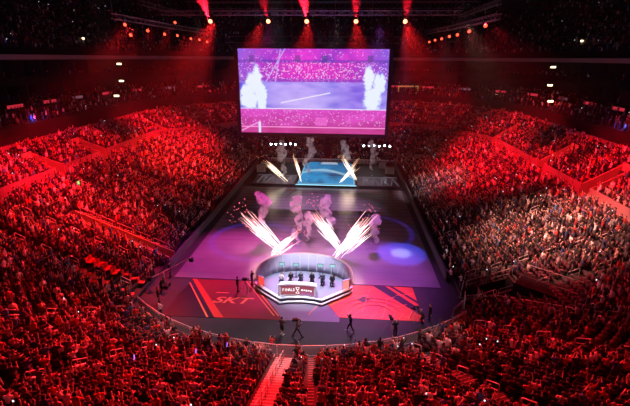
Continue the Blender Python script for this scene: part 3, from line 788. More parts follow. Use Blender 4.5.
def bulk(name, V, Fq, mat, C=None):
    V = np.concatenate(V); Fq = np.concatenate(Fq); me = bpy.data.meshes.new(name)
    me.vertices.add(len(V)); me.vertices.foreach_set('co', V.astype(np.float32).ravel())
    me.loops.add(len(Fq)*4); me.loops.foreach_set('vertex_index', Fq.astype(np.int32).ravel())
    me.polygons.add(len(Fq)); me.polygons.foreach_set('loop_start', np.arange(0,len(Fq)*4,4,dtype=np.int32)); me.polygons.foreach_set('loop_total', np.full(len(Fq),4,np.int32))
    me.update(calc_edges=True)
    if C is not None:
        C = np.concatenate(C); C = np.concatenate([C, np.ones((len(C),1))],1)
        a = me.color_attributes.new('Col','FLOAT_COLOR','POINT'); a.data.foreach_set('color', C.astype(np.float32).ravel())
    me.materials.append(mat); return link(name, me)
tag(bulk('crowd', AV, AF, M['crowd'], AC), 'packed arena crowd filling every stand beyond the nearest rows', 'crowd', kind='stuff')
tag(bulk('arena_seating', SV, SF, M['seatm']), 'dark arena seating under the crowd in all the further stands', 'seating', kind='stuff')
tag(phones.build('phone_lights', M['phone']), 'tiny white phone lights scattered through the dark crowd', 'phone lights', kind='stuff')
print('CROWD', ncrowd, 'faces', sum(len(f) for f in AF), 'near people', npeople, 'seats', nseat, 'red', len(empties_red))
# empty dark seats on the left, the red light on them painted into their colour
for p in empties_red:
    t = empty('red_lit_seat', (p[2],p[3],p[4]), p[5])
    tag(t, 'empty seat painted red lit, %s row from floor, %s seat, by left passage' % (nth(p[1]+1), nth(p[8])), 'seat', 'empty seats painted red lit beside the left passage')
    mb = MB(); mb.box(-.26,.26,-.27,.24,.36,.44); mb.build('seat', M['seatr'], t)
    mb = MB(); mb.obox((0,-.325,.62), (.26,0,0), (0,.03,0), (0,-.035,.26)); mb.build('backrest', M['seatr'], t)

# ------------------------------------------------------------------ stairs in aisles
def stair(name_label, a, w, n, mat, nos):
    t = empty('stair_flight', (0,0,0)); tag(t, name_label, 'stairs')
    mb = MB(); nb = MB()
    for i in range(n):
        for h in (0,1):
            r0 = RN+U1(i)-.42+h*.42; r1 = r0+.42
            x, y = math.sin(a), -math.cos(a); tx, ty = math.cos(a), math.sin(a)
            zz = z1(i, r0*x, CN+r0*y)+(.0 if h == 0 else .18)+.02
            c = ((r0+r1)/2*x, CN+(r0+r1)/2*y, zz-.12)
            mb.obox(c, (tx*w,ty*w,0), (x*.21,y*.21,0), (0,0,.12))
            c2 = ((r0+.03)*x, CN+(r0+.03)*y, zz+.008); nb.obox(c2, (tx*w,ty*w,0), (x*.035,y*.035,0), (0,0,.008))
    mb.build('steps', mat, t); nb.build('nosings', nos, t)
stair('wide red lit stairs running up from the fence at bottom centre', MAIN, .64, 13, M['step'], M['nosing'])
stair('narrow aisle stairs just right of the wide red stairs', NARROW, .2, 13, M['terrace'], M['step'])
stair('dim aisle stairs in the left near stand', math.radians(-22), .42, 17, M['terrace'], M['step'])
stair('dim aisle stairs in the right near stand', math.radians(24), .42, 17, M['terrace'], M['step'])
stair('aisle stairs at the left corner of the near stand', math.radians(-38.5), .42, 18, M['terrace'], M['step'])
stair('aisle stairs at the right corner of the near stand', math.radians(40), .42, 18, M['terrace'], M['step'])

# ------------------------------------------------------------------ handrails
def loop_rail(p, d, L, label, slope=0, group='bent aisle handrails', h=.85, cat='handrail', mat=None):
    d = Vector((d[0],d[1],0)).normalized(); p = Vector(p); q = p+d*L+Vector((0,0,slope*L)); up = Vector((0,0,h))
    mb = MB(); e = d*.08
    mb.tube([p,p+up-Vector((0,0,.08)),p+up+e,q+up-e,q+up-Vector((0,0,.08)),q], .032, 6)
    mb.tube([p+up*.5,q+up*.5], .022, 5)
    o = mb.build('handrail', mat or M['rail']); tag(o, label, cat, group); return o
n = 0
def near_rail(a, i, label, L=1.0):
    r = RN+U1(i)-.3; x, y = math.sin(a), -math.cos(a)
    loop_rail((r*x, CN+r*y, z1(i,r*x,CN+r*y)+.02), (x,y), L, label, .42)
for i in range(0, 11, 2): near_rail(MAIN, i, 'steel handrail in the middle of the red stairs, %s up from the fence' % nth(i//2+1), 1.1)
for nm, a in (('left near stand aisle',math.radians(-22)), ('right near stand aisle',math.radians(24)), ('left corner aisle',math.radians(-38.5)), ('right corner aisle',math.radians(40))):
    for i in range(1, 16, 3): near_rail(a, i, 'bent steel handrail on the %s, %s up from the fence' % (nm, nth((i+2)//3)))
for s, nm in ((-1,'left'), (1,'right')):
    for j, (y, w) in enumerate(SIDE_AISLES[:5]):
        for i in range(1, 18, 3):
            x = HX+U1(i)-.3
            if incut(s*x, y, [(p-.5,q+.5,r-.6,t_+.6) for p,q,r,t_ in CUTS]): continue
            loop_rail((s*x,y,z1(i,s*x,y)+.02), (s,0), 1.0, 'bent handrail, %s side stand, %s aisle from the near end, %s up' % (nm, nth(j+1), nth((i+2)//3)), .42)
# rails on the vomitory edges
for s, nm, c, d in ((-1,'left',42.1,44.4), (1,'right',35.6,38.4)):
    for yy, wn in ((c,'near'), (d,'far')):
        for k in range(5 if s < 0 else 2):
            x = HX+.8+2.1*k
            loop_rail((s*x,yy,z1((x-HX-.6)/.84,s*x,yy)+.1), (s,0), 1.9, 'white guard rail, %s edge of the %s passage, %s from the floor' % (wn, nm, nth(k+1)), .38, 'guard rails round the passages', 1.0)
# railing line on the right near stand (long white rails)
for k in range(6):
    x = 18.2+1.9*k*.8; y = 34.9-1.45*k; u = max(abs(x)-HX, math.hypot(x,y-CN)-RN)
    loop_rail((x,y,z1(max(0,(u-.6)/.84),x,y)+.05), (.72,-.69), 2.0, 'long white guard rail crossing the right near stand, %s from the floor' % nth(k+1), .25, 'guard rails on the right near stand', 1.0)

# ------------------------------------------------------------------ barriers round the floor
def barrier_proto():
    t = empty('crowd_barrier', (0,0,-50)); L = 1.95
    mb = MB(); mb.tube([(-L/2,0,.03),(-L/2,0,1.05),(-L/2+.06,0,1.1),(L/2-.06,0,1.1),(L/2,0,1.05),(L/2,0,.03)], .03, 6); mb.tube([(-L/2,0,.2),(L/2,0,.2)], .022, 5)
    mb.build('frame', M['white'], t)
    mb = MB()
    for k in range(11): mb.tube([(-L/2+.16*(k+1),0,.2),(-L/2+.16*(k+1),0,1.08)], .012, 4)
    mb.build('infill_bars', M['white'], t)
    for x in (-.75,.75):
        MB().box(x-.03,x+.03,-.28,.28,0,.03).build('foot', M['steel'], t)
    MB().box(-L/2+.04,L/2-.04,-.012,-.004,.22,.9).build('mesh_panel', noisy(pri('barrier_scrim', (.5,.45,.5), .6), 2, .2), t)
    return t
BP = barrier_proto(); NB = 17
for k in range(NB):
    a = math.radians(-43+86*(k+.5)/NB); r = 22.45
    c = copy_tree(BP, (r*math.sin(a), CN-r*math.cos(a), 0), a)
    tag(c, 'steel crowd barrier on the curved fence, %s from its left end' % nth(k+1), 'barrier', 'curved fence before the near stand')
for k, (x,y,a) in enumerate(((14.9,34.6,.9),(15.9,36.2,1.3),(16.9,36.4,.2),(17.6,37.9,1.5),(16.2,38.3,1.2),(18.9,39.0,.3))):
    c = copy_tree(BP, (x,y,0), a); tag(c, 'loose steel barrier by the right passage mouth, %s in the cluster' % nth(k+1), 'barrier', 'loose barriers at the right passage')
for ch in list(BP.children): bpy.data.objects.remove(ch)
bpy.data.objects.remove(BP)
k = 0
for x0 in [-13.6+2.45*i for i in range(12)]:
    t = empty('back_fence', (x0+1.15,93.0,0)); k += 1
    tag(t, 'pale fence panel behind the far stage, %s from the left' % nth(k), 'fence', 'pale fence behind the far stage')
    MB().box(-1.15,1.15,-.03,.03,.95,1.1).build('top_rail', M['white'], t)
    MB().box(-1.13,1.13,-.015,.015,.1,.95).build('panel', pri('pale_panel', (.35,.3,.38), .6) if k == 1 else bpy.data.materials['pale_panel'], t)
    for x in (-1.13,-.38,.38,1.13): MB().box(x-.03,x+.03,-.05,.02,0,.95).build('post', M['white'], t)

# ------------------------------------------------------------------ floor crew
def face_to(x, y, tx, ty): return math.atan2(ty-y, tx-x)-PI/2
def camera_rig(x, y, z, rz, label, tripod=True):
    t = empty('video_camera', (x,y,z), rz); tag(t, label, 'camera', 'broadcast cameras')
    MB().box(-.09,.09,-.28,.22,-.1,.12).build('camera_body', M['black'], t)
    MB().lathe([(.05,0),(.065,.05),(.07,.22),(.06,.22)], 12).build('lens', M['black'], t).rotation_euler = (-PI/2,0,0)
    t.children[-1].location = (0,.22,0)
    MB().tube([(0,-.2,.12),(0,-.15,.2),(0,.12,.2),(0,.15,.12)], .015, 5).build('handle', M['black'], t)
    MB().box(-.2,-.1,.0,.1,.02,.1).build('viewfinder', M['case'], t)
    if tripod:
        MB().lathe([(.06,-.2),(.09,-.12),(.05,-.1)], 10).build('head', M['black'], t)
        for k in range(3):
            a = k*2*PI/3+.5; MB().tube([(.04*math.cos(a),.04*math.sin(a),-.15),(.5*math.cos(a),.5*math.sin(a),-z+.02)], .022, 5).build('tripod_leg', M['steel'], t)
    return t
blk = (.02,.02,.025)
C_ = 'floor crew'
person('stand_down', (-6.5,36.9,0), face_to(-6.5,36.9,0,38), 'person in black behind a tripod camera, on the SKT graphic', blk, C_)
camera_rig(-5.75,37.0,1.45, -PI/2+.2, 'broadcast camera on a tripod standing on the SKT graphic')
person('stand_clap', (-5.35,38.3,0), face_to(-5.35,38.3,0,38), 'person in black standing between the tripod camera and the caster stage', blk, C_)
person('stand_short', (-1.0,30.3,0), face_to(-1,30.3,1.5,34), 'person in dark top and shorts with pale socks on grey floor', (.05,.04,.05), C_, trousers=(.02,.02,.02), shoes=(.8,.8,.8))
person('stride_cam', (.35,30.1,0), -PI/2+.1, 'person striding with a shoulder camera toward the right', (.12,.10,.10), C_, trousers=(.04,.04,.06), hair=(.02,.02,.02))
camera_rig(.2,30.22,1.62, -PI/2+.1, 'shoulder camera carried by the striding operator', False)
person('walk', (4.9,31.2,0), PI/2-.1, 'person in dark blue walking alone right of centre', (.03,.035,.07), C_, shoes=(.7,.7,.7))
o = person('crouch_cam', (-1.5,28.1,0), 0, 'person in red shirt kneeling against the inside of the curved fence', (.6,.05,.05), C_, hair=(.03,.02,.02), sc=.82)
person('crouch_cam', (11.4,32.9,0), PI/2+.3, 'camera operator in dark jacket and pale cap at the floor right corner', (.06,.06,.07), C_, hair=(.7,.7,.7))
camera_rig(10.75,33.3,1.35, PI/2+.3, 'tripod camera at the right corner of the grey floor')
person('stand_down', (12.1,33.4,0), PI/2, 'person in black standing behind the right corner camera operator', blk, C_)
person('stand_clap', (8.7,30.7,0), .3, 'person in black and pale hat beside the fence, right of centre', blk, C_, hair=(.75,.75,.78))
camera_rig(8.35,31.35,1.5, .3, 'tripod camera by the fence, right of centre')
person('stand_clap', (-12.4,31.9,0), -.6, 'person in white shirt at the left end of the curved fence', (.8,.78,.75), C_)
person('stand_down', (-13.6,34.2,0), -1.2, 'person in black beside the camera crane on the left', blk, C_)
person('crouch_cam', (-14.3,36.4,0), -1.3, 'person in black working at the camera crane base', blk, C_)
person('stand_down', (-14.6,39.4,0), -1.3, 'person in black by the left rink board near the show floor', blk, C_)
person('stand_clap', (15.6,40.6,0), 1.5, 'person in white shirt leaning by the right rink board', (.85,.82,.8), C_)
person('stand_up', (15.9,42.4,0), 1.4, 'person in pale top with raised arms by the right rink board', (.7,.6,.5), C_)
person('stand_clap', (15.7,44.3,0), 1.6, 'person in beige top by the right rink board, furthest of three', (.6,.5,.4), C_)
# camera crane
t = empty('camera_crane', (-14.3,37.3,0)); tag(t, 'grey camera crane with a long arm reaching over the floor on the left', 'camera crane')
MB().box(-.4,.4,-.4,.4,.1,.25).build('dolly', M['black'], t); MB().tube([(0,0,.2),(0,0,1.6)], .08, 8).build('column', M['steel'], t)
for x in (-.35,.35):
    for y in (-.35,.35): MB().lathe([(.1,0),(.12,.03),(.12,.08),(.1,.11)], 12).build('wheel', M['black'], t); t.children[-1].rotation_euler = (0,PI/2,0); t.children[-1].location = (x,y,.12)
MB().tube([(-1.2,-.5,1.2),(0,0,1.7),(2.6,1.1,2.9)], .05, 6).build('arm', M['steel'], t)
MB().box(-1.45,-1.0,-.75,-.35,1.0,1.4).build('counterweight', M['black'], t)
MB().box(2.45,2.85,.95,1.25,2.45,2.85).build('camera_head', M['black'], t)
# casters behind the desk, facing the camera
cd = [(-3.25,38.0,'white and red jersey',(.8,.75,.75)),(-2.1,38.2,'black suit',blk),(-.9,38.35,'dark grey suit',(.07,.07,.08)),(.5,38.35,'black jacket',blk),(1.8,38.2,'dark blue suit',(.03,.04,.08)),(3.0,38.0,'black shirt',blk)]
for k, (x,y,nm,c) in enumerate(cd):
    x, y = .95+.84*x, 9.9+.74*y
    t = empty('caster_chair', (x-.4,y,.445), PI); tag(t, 'dark swivel chair behind the desk, %s from left' % nth(k+1), 'chair', 'swivel chairs on the caster stage')
    MB().box(-.24,.24,-.26,.2,.36,.42).build('seat', M['plastic'], t); MB().box(-.22,.22,-.37,-.32,.45,1.0).build('backrest', M['seatr'] if k == 0 else M['plastic'], t)
    MB().tube([(0,0,.05),(0,0,.36)], .03, 6).build('column', M['steel'], t); MB().lathe([(.26,0),(.25,.03),(.03,.06)], 10).build('base', M['black'], t)
    person('sit_rest' if k % 2 else 'sit_clap', (x-.4,y,.445), PI+rnd.uniform(-.2,.2), 'caster in %s behind the desk, %s from left' % (nm, nth(k+1)), c, 'casters at the desk')

# flight cases / equipment at the far sides
def case(x, y, sx, sy_, sz, label, z=0):
    t = empty('flight_case', (x,y,z)); tag(t, label, 'flight case', 'equipment cases at the far end')
    MB().box(-sx/2,sx/2,-sy_/2,sy_/2,.12,sz).build('body', M['case'], t)
    mb = MB()
    for a in (-1,1):
        for b in (-1,1): mb.box(a*sx/2-.04,a*sx/2+.04,b*sy_/2-.04,b*sy_/2+.04,.1,sz+.02)
    mb.build('corner_trim', M['steel'], t)
    for a in (-1,1):
        for b in (-1,1): MB().lathe([(.05,0),(.06,.06),(.06,.12)], 8, (a*sx*.38,b*sy_*.38,0)).build('caster', M['black'], t)
case(-13.2,84,1.6,1.0,1.6,'grey flight case at the far left of the floor, nearer the camera')
case(-13.4,88,1.2,1.0,1.2,'grey flight case at the far left of the floor, by the fence')
case(13.4,85,1.6,1.0,1.5,'grey flight case at the far right of the floor, nearer the camera')
case(12.2,89.5,1.2,1.0,1.1,'grey flight case at the far right of the floor, by the fence')
# far camera platform on the right
t = empty('camera_platform', (20.5,90.5,0)); tag(t, 'dark raised camera platform with grey front in the far right corner', 'platform')
z0_ = z1(5,21,90)
MB().box(-1.8,1.8,-.9,.9,0,3.6).build('base', M['darker'], t); MB().box(-1.7,1.7,-.98,-.9,2.4,3.3).build('front_panel', M['case'], t)
MB().tube([(-1.7,-.85,3.6),(-1.7,-.85,4.6),(1.7,-.85,4.6),(1.7,-.85,3.6)], .04, 5).build('guard_rail', M['steel'], t)

t = empty('camera_platform', (22.6,34.6,2.0), -.72); tag(t, 'empty black platform with rails in the right near stand corner', 'platform')
MB().box(-2.6,2.6,-1.3,1.3,-2.0,1.2).build('deck', M['darker'], t)
for yy in (-1.25,1.25): MB().tube([(-2.5,yy,1.2),(-2.5,yy,2.2),(2.5,yy,2.2),(2.5,yy,1.2)], .03, 5).build('guard_rail', M['rail'], t)
# ------------------------------------------------------------------ stage lamps at the far end
def stage_lamp(x, y, z, label):
    t = empty('stage_lamp', (x,y,z)); tag(t, label, 'stage lamp', 'bright white stage lamps at the far end')
    o = MB().lathe([(.10,-.25),(.16,-.2),(.2,0)], 12).build('housing', M['black'], t); o.rotation_euler = (PI/2,0,0)
    o = MB().lathe([(.19,0),(.19,.03),(.1,.06)], 12).build('lens', glow('white_lens', (.75,.95,1), 30) if 'white_lens' not in bpy.data.materials else bpy.data.materials['white_lens'], t); o.rotation_euler = (PI/2,0,0)
    MB().tube([(0,.1,.0),(0,.12,-.35)], .03, 5).build('yoke', M['black'], t)
for s, nm, x0, x1 in ((-1,'left',-13.0,-7.4), (1,'right',8.3,14.2)):
    xs_ = [x0+(x1-x0)*k/5 for k in range(6)]
    t = empty('lamp_gantry', ((x0+x1)/2,95.3,0)); tag(t, 'black gantry carrying six white lamps, %s of the far stage' % nm, 'gantry', 'lamp gantries')
    hw = (x1-x0)/2+.4
    MB().tube([(-hw,0,3.3),(hw,0,3.3)], .07, 6).build('beam', M['black'], t)
    for sx in (-hw,hw): MB().tube([(sx,0,0),(sx,0,3.3)], .07, 6).build('post', M['black'], t)
    for k, x in enumerate(xs_): stage_lamp(x, 95.2, 3.75+(.12 if k in (2,4) else 0), 'bright white lamp on the %s far gantry, %s from left' % (nm, nth(k+1)))

# ------------------------------------------------------------------ overhead rig
def tru(pts, label, w=.5):
    mb = MB(); pts = [Vector(p) for p in pts]
    for a, b in zip(pts, pts[1:]):
        d = (b-a).normalized(); sd = d.cross(Vector((0,0,1))).normalized()*w/2; up = Vector((0,0,w/2))
        for o in (sd+up, sd-up, -sd+up, -sd-up): mb.tube([a+o,b+o], .035, 4)
        n = max(2,int((b-a).length/1.2))
        for k in range(n):
            p, q = a.lerp(b,k/n), a.lerp(b,(k+1)/n)
            mb.tube([p+sd+up,q+sd-up], .02, 3); mb.tube([p-sd-up,q-sd+up], .02, 3); mb.tube([p+sd-up,q-sd-up], .02, 3)
        for q in (a, b): mb.tube([q+Vector((0,0,.2)), Vector((q.x,q.y,42.95))], .02, 3)
    o = mb.build('lighting_truss', M['truss']); tag(o, label, 'truss', 'lighting trusses'); return o
tru([(-20.5,46,26.6),(-20.5,62,26.6),(-20.5,78,26.8)], 'aluminium lighting truss running lengthwise over the left side of the floor')
tru([(18,44,26.4),(18,62,26.6),(18,82,27)], 'aluminium lighting truss running lengthwise over the right side of the floor')
tru([(-20.5,58,28),(0,58,28),(18,58,28)], 'long lighting truss crossing directly above the video screen')
tru([(-24,60,29.5),(-24,80,29.5)], 'outer thin truss high on the left')
tru([(23,60,29.5),(23,80,29.5)], 'outer thin truss high on the right')
for k, y in enumerate((70, 82, 94, 106)):
    tru([(-30,y,34),(30,y,34)], 'dark roof truss crossing the hall, %s behind the video screen' % nth(k+1), 1.2)
amber = glow('amber_lens', (1,.07,.03), 3.5)
amber2 = glow('orange_lens', (1,.2,.08), 9)
def head(x, y, z, label, big=False):
    t = empty('moving_head', (x,y,z)); tag(t, label, 'stage light', 'red moving head lights')
    s = 1.4 if big else 1.0
    MB().box(-.2*s,.2*s,-.2*s,.2*s,.35*s,.55*s).build('base', M['black'], t)
    mb = MB()
    for q in (-1,1): mb.box(q*.22*s-.03,q*.22*s+.03,-.08,.08,-.1,.4*s)
    mb.build('yoke', M['black'], t)
    o = MB().lathe([(.1*s,-.25*s),(.17*s,-.1*s),(.19*s,.18*s)], 12).build('lamp_housing', M['black'], t); o.rotation_euler = (PI*.62,0,0)
    l = MB().lathe([(.185*s,.18*s),(.16*s,.22*s),(.05*s,.235*s)], 12).build('lens', amber2 if big else amber, o)
    return t
left_h = [(48.5,26.0),(49.5,25.0),(54,25.7),(59,25.55),(63.5,25.6),(69,25.4),(73,25.4),(77,25.2)]
for k, (y,z) in enumerate(left_h): head(-20.5,y,z, 'red glowing moving light on the left truss, %s from the near end' % nth(k+1))
head(-19.5,60.5,27.1,'red moving light hung slightly above the left truss row')
right_h = [(48,25.9),(54,25.7),(59.5,25.6),(64,25.6),(69,25.5),(74,25.5),(79,25.4)]
for k, (y,z) in enumerate(right_h): head(18,y,z, 'red glowing moving light on the right truss, %s from the near end' % nth(k+1))
for k, x in enumerate((-13.7,-6.2,-1.3,4.9,11.0)): head(x,57.6,27.05, 'orange moving light above the screen, %s from left' % nth(k+1), True)
# white follow spot lamp boxes on the far right boundary wall
for k,(x,y,z) in enumerate(((41.6,103.5,13.2),(40.3,105.5,13.1),(38.9,107.4,13.0),(-40.8,104.3,13.1),(-39,107.2,13.0),(-37.4,109.2,13.0))):
    t = empty('work_light', (x,y,z)); tag(t, 'small white work light on the far %s terrace wall, %s along' % ('right' if x>0 else 'left', nth(k%3+1)), 'lamp', 'white work lights')
    MB().box(-.15,.15,-.1,.1,0,.3).build('housing', M['black'], t); MB().box(-.13,.13,-.13,-.1,.03,.27).build('lens', glow('work_lens',(1,.85,.8),12), t)
# suite sconces
warm = glow('warm_lamp', (1,.78,.4), 4)
for s, nm in ((-1,'left'), (1,'right')):
    for y, wy in ((96.5,'near'), (118.5,'far')):
        for z, wz in ((21.0,'top'), (17.3,'middle'), (13.9,'bottom')):
            if wy == 'near' : X = s*47.4; z = max(z, 16.0)
            else: X = s*42.2
            Y = y if wy == 'near' else 114.0
            if wz == 'bottom' and wy == 'near': X, Y, z = s*43.3, 86.0, 14.9
            t = empty('suite_lamp', (X,Y,z)); tag(t, 'warm yellow suite lamp, %s side, %s column, %s of three' % (nm, wy, wz), 'lamp', 'yellow lamps in the suites')
            MB().box(-.5,.5,-.08,.08,-.1,.25).build('shade', warm, t); MB().box(-.2,.2,.08,.2,-.2,.3).build('bracket', M['black'], t)
# red and pale signs along the suite fronts
sg = glow('sign_red', (1,.04,.08), .5); sp_ = glow('sign_pale', (.8,.3,.45), .18)
c = contour(31.8, False, 40); k = 0; acc = 0
tot = []
for a, b in zip(c, c[1:]):
    L = math.hypot(b[0]-a[0],b[1]-a[1]); acc += L
    if acc > 7.5:
        acc = 0; tot.append(((a[0]+b[0])/2,(a[1]+b[1])/2,math.atan2(b[1]-a[1],b[0]-a[0])))
for (x,y,a) in tot:
    if not inframe(x,y,15.2,5): continue
    k += 1; t = empty('suite_sign', (x,y,15.2), a); tag(t, '%s strip sign on the lowest suite front, %s anticlockwise round the bowl' % ('pale' if k%3==0 else 'red', nth(k)), 'sign', 'strip signs along the suites')
    MB().box(-1.8,1.8,.12,.2,-.32,.32).build('case', M['black'], t); MB().box(-1.7,1.7,.2,.22,-.25,.25).build('face', sp_ if k%3==0 else sg, t)
# lit opera-box frames at the far end
for k, (x,y) in enumerate(((13.5,122),(21,121),(-13,122))):
    t = empty('box_frame', (x,y,13.6)); tag(t, 'pale yellow framed opera box at the far end, %s' % ('left of the screen','','')[0] if x < 0 else ('pale yellow framed opera box just right of the screen' if k == 0 else 'pale yellow framed opera box further right of the screen'), 'box')
    yl = pri('cream_frame_%d' % k, (.8,.62,.35), .5, emit=(.9,.6,.2), es=.22)
    MB().box(-2.8,2.8,-.15,.15,1.6,2.0).build('lintel', yl, t); MB().box(2.5,2.8,-.15,.15,.2,1.6).build('jamb', yl, t); MB().box(-2.8,-2.5,-.15,.15,.2,1.6).build('jamb', yl, t)
    MB().box(-2.5,2.5,.5,.6,.2,1.6).build('back', M['dark'], t); MB().box(-2.2,2.2,-.1,.1,-.1,.2).build('ledge', M['wall'], t)
# pale portals in the upper deck
for k, (x,y) in enumerate(((-50.8,88),(-50.8,103),(50.8,92),(50.8,76))):
    t = empty('deck_portal', (x,y,23.8)); s = -1 if x < 0 else 1
    tag(t, 'pale wall portal in the %s upper deck, %s of the two' % ('left' if s<0 else 'right', 'nearer' if k in (0,3) else 'further'), 'portal')
    MB().box(min(0,s*3),max(0,s*3),2.0,2.2,0,2.6).build('side_wall', M['wall'], t); MB().box(min(0,s*3),max(0,s*3),-2.2,-2,0,2.6).build('side_wall', M['wall'], t)
    MB().box(min(s*3,s*3.1),max(s*3,s*3.1),-2,2,0,2.6).build('back_wall', M['tan'], t)
    MB().box(-.2,.2,1.7,2.0,2.2,2.5).build('lamp', warm, t)

# ------------------------------------------------------------------ glow sticks near the camera
for k,(x,y,z,l) in enumerate(((-8.9,20.9,4.6,'nearest'),(-6.0,23.6,3.1,'middle'),(-4.4,25.6,2.2,'furthest'))):
    o = MB().tube([(x,y,z),(x+.03,y+.02,z+.34)], [.03,.035], 8).build('glow_stick', glow('violet_glow',(.35,.15,1),1.8)); tag(o, 'violet glow stick held up in the left near stand, %s of three' % l, 'glow stick', 'violet glow sticks')
o = MB().obox((-30.6,50.2,6.9),(.0,.3,0),(.04,0,0),(0,0,.32)).build('exit_sign', glow('exit_green',(.15,1,.2),1.6)); tag(o, 'small bright green sign above the left passage', 'sign')

# ------------------------------------------------------------------ fireworks
def fountain(base, tip, label, n=70, spread=.12, col='warm', thick=1.0):
    base, tip = Vector(base), Vector(tip); d = tip-base; L = d.length; dn = d.normalized(); sd = dn.cross(Vector((0,1,0))).normalized(); fw = dn.cross(sd)
    t = empty('spark_fountain', base); tag(t, label, 'firework', 'spark fountains')
    core, outer, emb = MB(), MB(), MB()
    for k in range(n):
        a0 = rnd.gauss(0,spread)*.55; b0 = rnd.gauss(0,spread)*.55
        s0 = rnd.uniform(0,.55)**1.1; s1 = min(1.08, s0+rnd.uniform(.2,.6))
        pts = []
        for j in range(5):
            s = s0+(s1-s0)*j/4; w = s*L
            pts.append(dn*w+sd*(a0*(.5*L+.5*w))+fw*(b0*(.5*L+.5*w))+Vector((0,0,-.045*w*w/L*1.0*abs(a0)*8)))
        (core if s1 < .8 else outer).tube(pts, [.008*thick,.016*thick,.022*thick,.016*thick,.005], 4)
    for k in range(n):
        w = L*rnd.uniform(.5,1.12); r = rnd.gauss(0,spread*.9); q = rnd.gauss(0,spread*.9); p = dn*w+sd*(r*w)+fw*(q*w)
        s = rnd.uniform(.012,.03); emb.obox(p, (s,0,0),(0,s,0),(0,0,s))
    core.tube([dn*.0,dn*L*.3,dn*L*.6], [.03,.06*thick,.02], 8)
    c1 = {'warm':((1,.72,.55),14),'back':((1,.72,.42),12)}[col]
    core.build('spark_core', mat_c[col], t); outer.build('sparks', mat_o[col], t); emb.build('embers', mat_e[col], t)
    li = bpy.data.lights.new('fountain_light','POINT'); li.energy = 340 if col == 'warm' else 160; li.color = (1,.45,.5) if col == 'warm' else (1,.7,.5); li.shadow_soft_size = 1.0
    lo = bpy.data.objects.new('fountain_light', li); COL.objects.link(lo); lo.location = base+dn*L*.6
mat_c = {'warm':glow('spark_white_pink',(1,.78,.75),4.5),'back':glow('spark_white_gold',(1,.8,.6),3)}
mat_o = {'warm':glow('spark_pink',(1,.45,.45),3.2),'back':glow('spark_gold',(1,.6,.35),2.2)}
mat_e = {'warm':glow('ember_red',(1,.15,.25),4),'back':glow('ember_orange',(1,.4,.15),2.5)}
fountain((-3.8,47.0,.1),(-8.4,47.0,5.2),'white pink spark fountain leaning left, left pair on the floor', 58,.14)
fountain((-4.5,45.3,.1),(-1.1,45.2,3.4),'white pink spark fountain leaning right, left pair on the floor', 46,.14)
fountain((4.0,47.3,.1),(-.2,47.3,5.7),'white pink spark fountain leaning left, right pair on the floor', 58,.12)
fountain((3.2,45.4,.1),(7.4,45.4,5.9),'white pink spark fountain leaning right, right pair on the floor', 62,.14)
fountain((-6.6,76,.5),(-11.7,76,5.2),'gold spark fountain leaning left at the far stage left end', 24,.08,'back',1.2)
fountain((-4.0,75.6,.6),(-5.6,76,6.4),'gold spark fountain rising steeply left of the blue video surface', 20,.07,'back',1.2)
fountain((3.2,75.6,.6),(6.6,76,4.6),'gold spark fountain leaning right, right of the blue video surface', 24,.11,'back',1.2)
fountain((6.4,77.6,.6),(2.8,77.6,6.3),'gold spark fountain leaning left at the far stage right end', 24,.08,'back',1.2)
# smoke plumes: lumpy homogeneous smoke bodies
def smoke_mat(name, col, dens):
    m = bpy.data.materials.new(name); m.use_nodes = True; nt = m.node_tree; nt.nodes.clear()
    o = nt.nodes.new('ShaderNodeOutputMaterial'); v = nt.nodes.new('ShaderNodeVolumePrincipled')
    v.inputs['Color'].default_value = (*col,1); v.inputs['Density'].default_value = dens; v.inputs['Anisotropy'].default_value = .2
    tc = nt.nodes.new('ShaderNodeTexCoord'); n = nt.nodes.new('ShaderNodeTexNoise'); n.inputs['Scale'].default_value = 1.5; n.inputs['Detail'].default_value = 4
    nt.links.new(tc.outputs['Object'], n.inputs['Vector']); mr = nt.nodes.new('ShaderNodeMapRange'); mr.inputs[1].default_value = .42; mr.inputs[2].default_value = .68; mr.inputs[3].default_value = 0; mr.inputs[4].default_value = dens*2.2
    nt.links.new(n.outputs['Fac'], mr.inputs[0]); nt.links.new(mr.outputs[0], v.inputs['Density'])
    nt.links.new(v.outputs[0], o.inputs['Volume']); return m
SMK = smoke_mat('pink_smoke', (.95,.82,.95), 2.2); SMK2 = smoke_mat('pale_smoke', (.92,.88,.92), 2.0)
def plume(x, y, z0, z1_, w, lean, label, mat, seed):
    r = random.Random(seed); bm = bmesh.new(); n = int((z1_-z0)/(w*.45))+2
    for k in range(n):
        s = k/(n-1); c = Vector((x+lean*s+(r.uniform(-.3,.3)+.22*math.sin(s*9+seed))*w, y+r.uniform(-.2,.2)*w, z0+(z1_-z0)*s)); rr = w*(.14+.36*s**.8)*r.uniform(.6,1.3)
        vell(bm, c, (rr,rr,rr*1.15))
        for q in range(5):
            d = Vector((r.uniform(-1,1),r.uniform(-1,1),r.uniform(-1,1))).normalized()*rr*.85; vell(bm, c+d, (rr*r.uniform(.3,.6),)*3)
    me = remesh(bm, 'smoke_plume', .14, .5, mat)
    o = link('smoke_plume', me); tag(o, label, 'smoke', 'smoke plumes')
plume(-6.1,49.0,.2,6.6,1.25,-.1,'pink smoke plume rising behind the leftmost spark fountain',SMK,1)
plume(-1.6,47.6,.2,6.2,1.1,.2,'violet smoke plume between the two spark pairs, nearer the left pair',SMK,2)
plume(-.2,47.6,.2,4.6,.9,.1,'thin violet smoke wisp midway between the two spark pairs',SMK,3)
plume(2.4,49.2,.2,6.2,1.2,-.7,'violet smoke plume behind the third spark fountain',SMK,4)
plume(7.4,47.6,.1,4.6,1.2,.5,'pink smoke plume right of the rightmost spark fountain',SMK,5)
